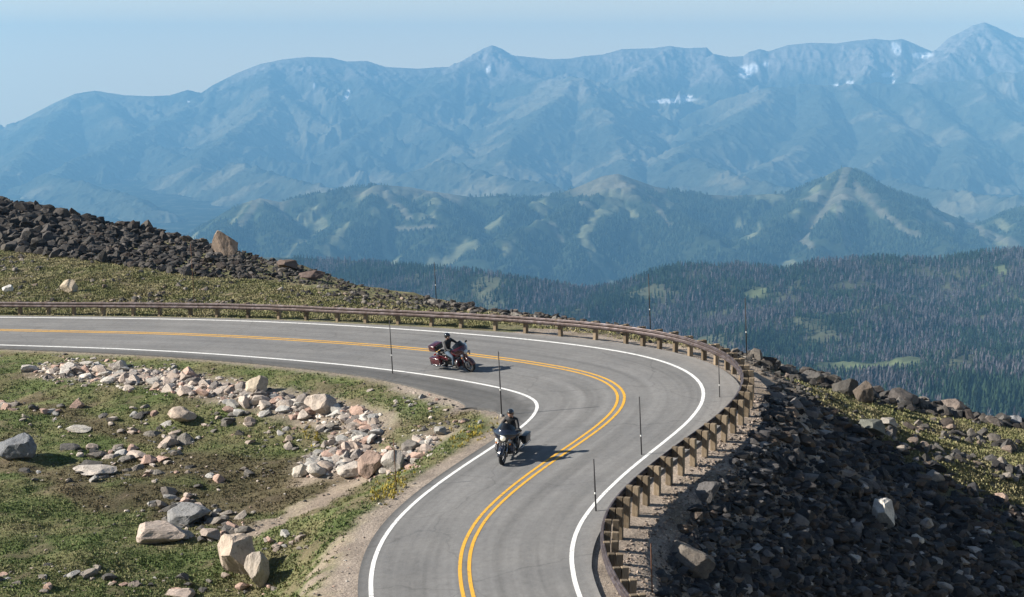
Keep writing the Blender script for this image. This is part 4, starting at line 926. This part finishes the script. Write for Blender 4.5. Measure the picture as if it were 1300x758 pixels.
M_PL = mat('grey_plastic', (.05, .05, .05), .6)
M_LN = mat('lamp_lens', (.55, .55, .56), .12, .5)
gl = NM('windshield_glass', rough=.05, col=(.015, .017, .02)); gl.b.inputs['Transmission Weight'].default_value = .35; gl.b.inputs['Coat Weight'].default_value = .5; M_GL = gl.m
M_LT = bpy.data.materials.new('lit_headlight'); M_LT.use_nodes = True; b_ = M_LT.node_tree.nodes['Principled BSDF']; b_.inputs['Base Color'].default_value = (.6, .58, .52, 1); b_.inputs['Emission Color'].default_value = (1, .90, .70, 1); b_.inputs['Emission Strength'].default_value = .2
def ell(bm, c, r, seg=16, rot=None, rings=10):
    v = bmesh.ops.create_uvsphere(bm, u_segments=seg, v_segments=rings, radius=1.0)['verts']
    M_ = Matrix.Translation(c) @ (rot.to_4x4() if rot else Matrix.Identity(4)) @ Matrix.Diagonal((*r, 1)); bmesh.ops.transform(bm, matrix=M_, verts=v); return v
def rbox(bm, c, s, bev=.03, rot=None, seg=2, fn=None):
    v = bmesh.ops.create_cube(bm, size=1)['verts']; e = list({x for q in v for x in q.link_edges})
    for q in v:
        q.co = Vector((q.co.x * s[0], q.co.y * s[1], q.co.z * s[2]))
        if fn: q.co = Vector(fn(q.co))
    M_ = Matrix.Translation(c) @ (rot.to_4x4() if rot else Matrix.Identity(4)); bmesh.ops.transform(bm, matrix=M_, verts=v)
    bmesh.ops.bevel(bm, geom=e, offset=bev, segments=seg, affect='EDGES', profile=.6)
def torus(bm, c, R_, r, seg=36, sec=12, sq=1.0):
    rings = []
    for i in range(seg):
        a = 2 * math.pi * i / seg
        rings.append([bm.verts.new((c[0] + (R_ + r * math.cos(b)) * math.cos(a), c[1] + sq * r * math.sin(b), c[2] + (R_ + r * math.cos(b)) * math.sin(a))) for b in [2 * math.pi * j / sec for j in range(sec)]])
    for i in range(seg):
        A, B = rings[i], rings[(i + 1) % seg]
        for j in range(sec): bm.faces.new((A[j], A[(j + 1) % sec], B[(j + 1) % sec], B[j]))
def arc_shell(bm, c, R_, w_, a0, a1, th_=.012, drop=.05, n=18):
    """fender: a curved shell over the tyre with turned-down sides"""
    prof_ = [(-w_ / 2, -drop), (-w_ / 2 * .96, -.01), (-w_ / 3, .012), (0, .018), (w_ / 3, .012), (w_ / 2 * .96, -.01), (w_ / 2, -drop)]
    L = []
    for s in (0, 1):
        rows = []
        for i in range(n + 1):
            a = a0 + (a1 - a0) * i / n
            rows.append([bm.verts.new((c[0] + (R_ + q - s * th_) * math.cos(a), c[1] + p * (1 - .05 * s), c[2] + (R_ + q - s * th_) * math.sin(a))) for p, q in prof_])
        L.append(rows)
    for rows in L:
        for A, B in zip(rows, rows[1:]):
            for j in range(len(prof_) - 1): bm.faces.new((A[j], A[j + 1], B[j + 1], B[j]))
    for A, B, C_, D_ in zip(L[0], L[0][1:], L[1], L[1][1:]):
        bm.faces.new((A[0], B[0], D_[0], C_[0])); bm.faces.new((A[-1], C_[-1], D_[-1], B[-1]))
    for e in (0, n):
        for j in range(len(prof_) - 1): bm.faces.new((L[0][e][j], L[1][e][j], L[1][e][j + 1], L[0][e][j + 1]))
def wheel(parent, x, R_, w_, nm):
    wl = bm_obj(nm, lambda bm: (torus(bm, (0, 0, 0), R_ - w_ * .5, w_ * .5, 40, 12, 1.0)), M_TY, parent, loc=(x, 0, R_))
    def rimf(bm):
        torus(bm, (0, 0, 0), R_ - w_ * .95, .022, 32, 8, 2.2)
        for k in range(9):
            a = 2 * math.pi * k / 9; tube_bm(bm, [(.03 * math.cos(a), 0, .03 * math.sin(a)), ((R_ - w_ * .95) * math.cos(a), 0, (R_ - w_ * .95) * math.sin(a))], [.018, .011], 6)
        tube_bm(bm, [(0, -.07, 0), (0, .07, 0)], .035, 12)
    bm_obj('rim', rimf, M_CH, wl)
    def disc(bm):
        for s in (-1, 1): tube_bm(bm, [(0, s * .078, 0), (0, s * .083, 0)], .125, 24)
    bm_obj('brake_disc', disc, M_AL, wl)
def motorcycle(label, paint, bags, pack=True, chest_lower=True, lamp=None):
    lamp = lamp or M_LT
    t = bpy.data.objects.new('motorcycle', None); COL.objects.link(t); tag(t, label, 'motorcycle')
    FX, RX, WR = .82, -.80, .325
    wheel(t, FX, WR, .13, 'front_wheel'); wheel(t, RX, WR - .005, .15, 'rear_wheel')
    ff = bm_obj('front_fender', lambda bm: arc_shell(bm, (FX, 0, WR), WR + .025, .19, math.radians(12), math.radians(205), drop=.09), paint, t)
    bm_obj('fender_trim', lambda bm: tube_bm(bm, [(FX + (WR + .055) * math.cos(a), 0, WR + (WR + .055) * math.sin(a)) for a in [math.radians(d) for d in range(20, 60, 6)]], .012, 6), M_CH, ff)
    def forks(bm):
        for s in (-1, 1):
            tube_bm(bm, [(FX, s * .125, WR), (.70, s * .125, .62)], [.036, .033], 10); tube_bm(bm, [(.70, s * .125, .62), (.53, s * .125, 1.05)], [.045, .045], 12)
    bm_obj('fork', forks, M_CH, t)
    # batwing fairing: bulged front, swept-back wings, open behind
    def fairing(bm):
        ny, nz = 18, 10; L = []
        for s in (0, 1):
            rows = []
            for i in range(ny + 1):
                y = -1 + 2 * i / ny; ay = abs(y); col_ = []
                zt = 1.235 - .10 * ay ** 2.2; zb = .80 + .20 * ay ** 1.3 + (.10 if ay > .8 else 0) * (ay - .8) * 5
                for j in range(nz + 1):
                    v = j / nz; z = zb + (zt - zb) * v; bulge = math.sin(math.pi * min(1, .15 + .8 * v)) * .07
                    x = .74 + bulge - .06 * v - .36 * ay ** 2.0 - s * .03
                    col_.append(bm.verts.new((x, y * (.485 - s * .015), z)))
                rows.append(col_)
            L.append(rows)
        for rows in L:
            for A, B in zip(rows, rows[1:]):
                for j in range(nz): bm.faces.new((A[j], A[j + 1], B[j + 1], B[j]))
        for A, B, C_, D_ in zip(L[0], L[0][1:], L[1], L[1][1:]):
            for e in (0, nz): bm.faces.new((A[e], B[e], D_[e], C_[e]))
        for e in (0, ny):
            for j in range(nz): bm.faces.new((L[0][e][j], L[0][e][j + 1], L[1][e][j + 1], L[1][e][j]))
    fa = bm_obj('fairing', fairing, paint, t)
    def shield(bm):
        L = []; ny, nz = 14, 6
        for s in (0, 1):
            rows = []
            for i in range(ny + 1):
                y = -1 + 2 * i / ny; col_ = []
                for j in range(nz + 1):
                    v = j / nz; z = 1.20 - .05 * y * y + v * (.24 - .13 * abs(y) ** 2.2); x = .70 - .17 * v - .20 * y * y - s * .006; col_.append(bm.verts.new((x, y * (.34 - .05 * v), z)))
                rows.append(col_)
            L.append(rows)
        for rows in L:
            for A, B in zip(rows, rows[1:]):
                for j in range(nz): bm.faces.new((A[j], A[j + 1], B[j + 1], B[j]))
        for A, B, C_, D_ in zip(L[0], L[0][1:], L[1], L[1][1:]):
            for e in (0, nz): bm.faces.new((A[e], B[e], D_[e], C_[e]))
        for e in (0, ny):
            for j in range(nz): bm.faces.new((L[0][e][j], L[0][e][j + 1], L[1][e][j + 1], L[1][e][j]))
    bm_obj('windshield', shield, M_GL, t)
    hl = bm_obj('headlight', lambda bm: ell(bm, (.80, 0, .955), (.055, .098, .098)), lamp, t); bm_obj('headlight_ring', lambda bm: (lambda v: None)(torus_x(bm, (.79, 0, .955), .102, .016)), M_CH, hl)
    for s in (-1, 1):
        pl = bm_obj('passing_lamp', lambda bm: ell(bm, (.765, s * .235, .86), (.045, .062, .062)), lamp if s < 0 else M_CH, t); bm_obj('lamp_ring', lambda bm: torus_x(bm, (.755, s * .235, .86), .064, .011), M_CH, pl)
        bm_obj('turn_signal', lambda bm: ell(bm, (.745, s * .25, .755), (.035, .035, .035)), M_OR, t)
    bm_obj('lamp_bar', lambda bm: tube_bm(bm, [(.70, -.26, .83), (.73, -.12, .84), (.73, .12, .84), (.70, .26, .83)], .016, 8), M_CH, t)
    bm_obj('handlebar', lambda bm: tube_bm(bm, [(.30, -.42, 1.06), (.36, -.30, 1.10), (.47, -.14, 1.06), (.50, 0, 1.02), (.47, .14, 1.06), (.36, .30, 1.10), (.30, .42, 1.06)], .016, 8), M_CH, t)
    for s in (-1, 1):
        bm_obj('grip', lambda bm: tube_bm(bm, [(.37, s * .28, 1.097), (.29, s * .44, 1.055)], .021, 10), M_TY, t)
        mi = bm_obj('mirror', lambda bm: ell(bm, (.43, s * .50, 1.19), (.02, .085, .05)), M_BK, t); bm_obj('mirror_stem', lambda bm: tube_bm(bm, [(.38, s * .37, 1.08), (.43, s * .45, 1.16)], .008, 6), M_CH, mi)
    def tank(bm):
        v = ell(bm, (.14, 0, .80), (.34, .175, .165), 24, rings=14)
        for q in v:
            if q.co.z < .70: q.co.z = .70 + (q.co.z - .70) * .2
            if q.co.x < .1: q.co.y *= 1 - .5 * (.1 - q.co.x)
    tk = bm_obj('fuel_tank', tank, paint, t); bm_obj('tank_console', lambda bm: rbox(bm, (.12, 0, .955), (.36, .07, .03), .012), M_CH, tk)
    bm_obj('seat', lambda bm: (rbox(bm, (-.30, 0, .735), (.50, .36, .11), .045, seg=3), rbox(bm, (-.68, 0, .80), (.34, .30, .11), .045, seg=3), rbox(bm, (-.50, 0, .80), (.07, .30, .13), .03)), M_SE, t)
    def engine(bm):
        rbox(bm, (.08, 0, .33), (.46, .28, .24), .05, seg=3); rbox(bm, (-.30, 0, .36), (.30, .24, .22), .04)
        tube_bm(bm, [(.20, -.17, .33), (.20, .17, .33)], .12, 20)
    en = bm_obj('engine', engine, M_EN, t)
    for a, xx in ((math.radians(24), .20), (math.radians(-22), -.02)):
        def cyl(bm):
            R_ = Matrix.Rotation(a, 3, 'Y')
            for k in range(8): rbox(bm, Vector((xx, 0, .44)) + R_ @ Vector((0, 0, .03 * k)), (.20 - .004 * k, .21, .014), .005, rot=R_, seg=1)
            rbox(bm, Vector((xx, 0, .44)) + R_ @ Vector((0, 0, .25)), (.19, .19, .06), .02, rot=R_); rbox(bm, Vector((xx, 0, .44)) + R_ @ Vector((0, 0, .12)), (.13, .15, .25), .01, rot=R_)
        bm_obj('cylinder', cyl, M_AL, en)
    bm_obj('air_cleaner', lambda bm: tube_bm(bm, [(.09, -.13, .60), (.09, -.21, .60)], [.10, .085], 20), M_CH, en)
    for s in (-1, 1):
        def pipe(bm):
            tube_bm(bm, [(.26, s * .13, .56), (.36, s * .19, .42), (.28, s * .22, .22), (0, s * .24, .19), (-.45, s * .25, .20)], .026, 10); tube_bm(bm, [(-.42, s * .25, .20), (-.55, s * .27, .21), (-1.12, s * .28, .23)], [.03, .048, .045], 14)
        bm_obj('exhaust_pipe', pipe, M_CH, t)
        bm_obj('engine_guard', lambda bm: tube_bm(bm, [(.44, s * .06, .70), (.45, s * .27, .68), (.46, s * .38, .55), (.46, s * .39, .42), (.45, s * .30, .26), (.42, s * .10, .20)], .019, 10), M_CH, t)
        if chest_lower: bm_obj('lower_fairing', lambda bm: rbox(bm, (.42, s * .265, .50), (.07, .17, .36), .03, seg=3), paint, t)
        bm_obj('floorboard', lambda bm: rbox(bm, (.28, s * .33, .285), (.34, .11, .025), .01), M_PL, t)
        def bag(q): k = 1 if q.z > 0 else .86; return (q.x * (1 if q.z > 0 else .93) - (.05 if q.z < 0 and q.x < 0 else 0), q.y * k, q.z - (.03 if q.x < 0 else 0))
        bg_ = bm_obj('saddlebag', lambda bm: rbox(bm, (-.82, s * .345, .48), (.62, .20, .27), .05, seg=3, fn=bag), bags, t); bm_obj('bag_lid', lambda bm: rbox(bm, (-.82, s * .348, .635), (.61, .212, .06), .025, seg=2), bags, bg_)
        bm_obj('bag_rail', lambda bm: tube_bm(bm, [(-.50, s * .27, .40), (-.50, s * .455, .36), (-1.10, s * .455, .33), (-1.14, s * .27, .36)], .012, 8), M_CH, bg_)
        bm_obj('side_cover', lambda bm: ell(bm, (-.36, s * .17, .56), (.15, .03, .10)), paint, t)
    bm_obj('rear_fender', lambda bm: arc_shell(bm, (RX, 0, WR), WR + .05, .24, math.radians(35), math.radians(190), drop=.13), paint, t)
    bm_obj('tail_light', lambda bm: rbox(bm, (-1.19, 0, .60), (.04, .14, .06), .015), M_RL, t)
    bm_obj('frame', lambda bm: (tube_bm(bm, [(.50, 0, .98), (.40, 0, .62), (.34, 0, .24), (-.30, 0, .20), (-.60, 0, .30), (RX, .0, WR)], .03, 8), tube_bm(bm, [(.50, 0, .95), (.0, 0, .72), (-.62, 0, .66)], .03, 8)), M_BK, t)
    if pack:
        tp = bm_obj('tour_pack', lambda bm: rbox(bm, (-1.02, 0, .99), (.42, .56, .24), .07, seg=3), bags, t); bm_obj('pack_lid', lambda bm: rbox(bm, (-1.02, 0, 1.115), (.40, .54, .06), .025), bags, tp)
        bm_obj('pack_backrest', lambda bm: rbox(bm, (-.79, 0, 1.02), (.07, .40, .20), .03), M_SE, tp); bm_obj('pack_light', lambda bm: rbox(bm, (-1.235, 0, .96), (.02, .40, .05), .008), M_RL, tp)
    return t
def torus_x(bm, c, R_, r, seg=24, sec=8):
    rings = []
    for i in range(seg):
        a = 2 * math.pi * i / seg
        rings.append([bm.verts.new((c[0] + r * math.sin(b), c[1] + (R_ + r * math.cos(b)) * math.cos(a), c[2] + (R_ + r * math.cos(b)) * math.sin(a))) for b in [2 * math.pi * j / sec for j in range(sec)]])
    for i in range(seg):
        A, B = rings[i], rings[(i + 1) % seg]
        for j in range(sec): bm.faces.new((A[j], A[(j + 1) % sec], B[(j + 1) % sec], B[j]))

# ------------------------------------------------------------------ riders
M_JK = mat('riding_jacket', (.014, .014, .016), .7); M_JE = mat('blue_jeans', (.055, .085, .125), .85); M_JD = mat('dark_trousers', (.020, .021, .026), .85); M_SK = mat('skin', (.50, .29, .21), .6)
M_BT = mat('boot_leather', (.018, .015, .013), .5); M_GV = mat('riding_glove', (.02, .02, .02), .6); M_HM = mat('helmet_shell', (.012, .012, .014), .12, 0, .6, 1.0); M_SG = mat('sunglass_lens', (.01, .01, .01), .08); M_MO = mat('lip', (.32, .12, .10), .6)
def person(label, jeans, head_dir=0.0, lean=.0):
    V_ = [((-.30, 0, .86), .155)]; E_ = []; seg_mat = {}
    def add(p, r, par): V_.append((p, r)); E_.append((par, len(V_) - 1)); return len(V_) - 1
    a = add((-.30, 0, .98), .15, 0); b = add((-.25, 0, 1.13), .16, a); c = add((-.20, 0, 1.28), .165, b); d = add((-.17, 0, 1.39), .11, c); e = add((-.13, 0, 1.47), .062, d); f = add((-.10, 0, 1.54), .088, e); g = add((-.085, 0, 1.62), .098, f); add((-.09, 0, 1.69), .075, g)
    for s in (-1, 1):
        sh = add((-.17, s * .185, 1.365), .082, d); e1 = add((-.06, s * .27, 1.25), .062, sh); el = add((.05, s * .335, 1.12), .050, e1); fo = add((.17, s * .345, 1.115), .044, el); wr = add((.27, s * .335, 1.115), .031, fo)
        pa = add((.325, s * .335, 1.122), .036, wr)
        for k in range(4):      # fingers closing over the grip, unequal and bent
            y = s * (.300 + .022 * k); L_ = (.92, 1.0, .95, .78)[k]
            f1 = add((.345 + .012 * L_, y, 1.128 - .002 * k), .0105, pa); f2 = add((.345 + .035 * L_, y, 1.112 - .004 * k), .0095, f1); add((.345 + .020 * L_, y, 1.085 - .004 * k), .0085, f2)
        t1 = add((.315, s * .290, 1.105), .013, pa); t2 = add((.330, s * .272, 1.082), .0115, t1); add((.345, s * .270, 1.068), .010, t2)
        hp = add((-.24, s * .12, .84), .115, 0); th_ = add((0, s * .21, .80), .092, hp); kn = add((.22, s * .265, .735), .070, th_); cf = add((.20, s * .30, .54), .058, kn); an = add((.17, s * .325, .375), .045, cf); hl_ = add((.16, s * .33, .335), .045, an); add((.27, s * .34, .325), .044, hl_); add((.37, s * .345, .322), .034, len(V_) - 1)
    add((.012, 0, 1.600), .016, g)          # nose
    for s in (-1, 1): add((-.085, s * .098, 1.605), .020, g)    # ears
    me = bpy.data.meshes.new('person'); me.from_pydata([v[0] for v in V_], E_, []); o = bpy.data.objects.new('person_tmp', me); COL.objects.link(o)
    sk = o.modifiers.new('skin', 'SKIN'); sk.use_smooth_shade = True
    for i, v in enumerate(me.skin_vertices[0].data): v.radius = (V_[i][1], V_[i][1]); v.use_root = (i == 0)
    for i in (1, 2, 3): me.skin_vertices[0].data[i].radius = (V_[i][1] * .85, V_[i][1] * 1.12)
    sb = o.modifiers.new('sub', 'SUBSURF'); sb.levels = 1; sb.render_levels = 1
    dg = bpy.context.evaluated_depsgraph_get(); body = bpy.data.meshes.new_from_object(o.evaluated_get(dg)); bpy.data.objects.remove(o)
    body.name = 'person'; body.materials.clear()
    for m in (M_JK, jeans, M_SK, M_BT, M_GV): body.materials.append(m)
    for p in body.polygons:
        x, y, z = p.center; p.use_smooth = True
        p.material_index = 2 if z > 1.475 else 4 if (x > .262 and z > 1.0) else 0 if z > .93 else 3 if z < .42 else 1
    r = link('person', body); tag(r, label, 'person')
    def helmet(bm):
        v = ell(bm, (-.10, 0, 1.625), (.150, .128, .145), 24, rings=18)
        dead_ = [q for q in v if (q.co.x > -.02 and q.co.z < 1.635) or q.co.z < 1.545]
        bmesh.ops.delete(bm, geom=dead_, context='VERTS'); bmesh.ops.solidify(bm, geom=bm.faces[:], thickness=.018)
    bm_obj('helmet', helmet, M_HM, r)
    bm_obj('sunglasses', lambda bm: (rbox(bm, (.005, -.034, 1.622), (.012, .058, .032), .006), rbox(bm, (.005, .034, 1.622), (.012, .058, .032), .006), rbox(bm, (.004, 0, 1.630), (.008, .03, .008), .002)), M_SG, r)
    bm_obj('mouth', lambda bm: ell(bm, (-.004, 0, 1.560), (.008, .022, .006)), M_MO, r)
    bm_obj('collar', lambda bm: tube_bm(bm, [(-.15, 0, 1.425), (-.135, 0, 1.475)], [.088, .078], 16, cap=False), M_JK, r)
    for s in (-1, 1): bm_obj('cuff', lambda bm: tube_bm(bm, [(.235, s * .338, 1.115), (.275, s * .335, 1.116)], [.042, .040], 12), M_GV, r)
    if jeans is M_JE:
        pass
    return r
def place_bike(t, fpx, heading, lean, rider):
    f = on_surf(np.array(fpx, float)); h = np.array(heading, float); h /= np.linalg.norm(h); f2 = f[:2]; r2 = f2 - h * 1.62
    zf, zr = float(surf(*f2)), float(surf(*r2)); fx = Vector((h[0] * 1.62, h[1] * 1.62, zf - zr)).normalized(); side = Vector((0, 0, 1)).cross(fx).normalized(); up = fx.cross(side)
    base = (Vector((f2[0], f2[1], zf)) * .8 + Vector((r2[0], r2[1], zr)) * .82) / 1.62 + Vector((0, 0, .006))
    base = Vector((f2[0], f2[1], zf)) - fx * .82 + Vector((0, 0, .004))
    R_ = Matrix((fx, side, up)).transposed().to_4x4(); M_ = Matrix.Translation(base) @ R_ @ Matrix.Rotation(lean, 4, 'X')
    t.matrix_world = M_; rider.matrix_world = M_
kb = station(642, 586); hd = tan[kb]
bike1 = motorcycle('black touring motorcycle coming head-on with headlight lit, on the inner lane', M_NV, M_BK, pack=False)
p1 = person('rider in black jacket and open black helmet on the head-on black motorcycle', M_JD)
place_bike(bike1, (638, 590), (-.30, -.95), math.radians(-2), p1)
bike2 = motorcycle('dark red touring motorcycle leaning into the bend farther up the road', M_RD, M_RD, pack=True, lamp=M_LN)
p2 = person('rider in black jacket and blue jeans leaning with the red motorcycle', M_JE)
place_bike(bike2, (598, 472), (1.2, -1.1), math.radians(18), p2)
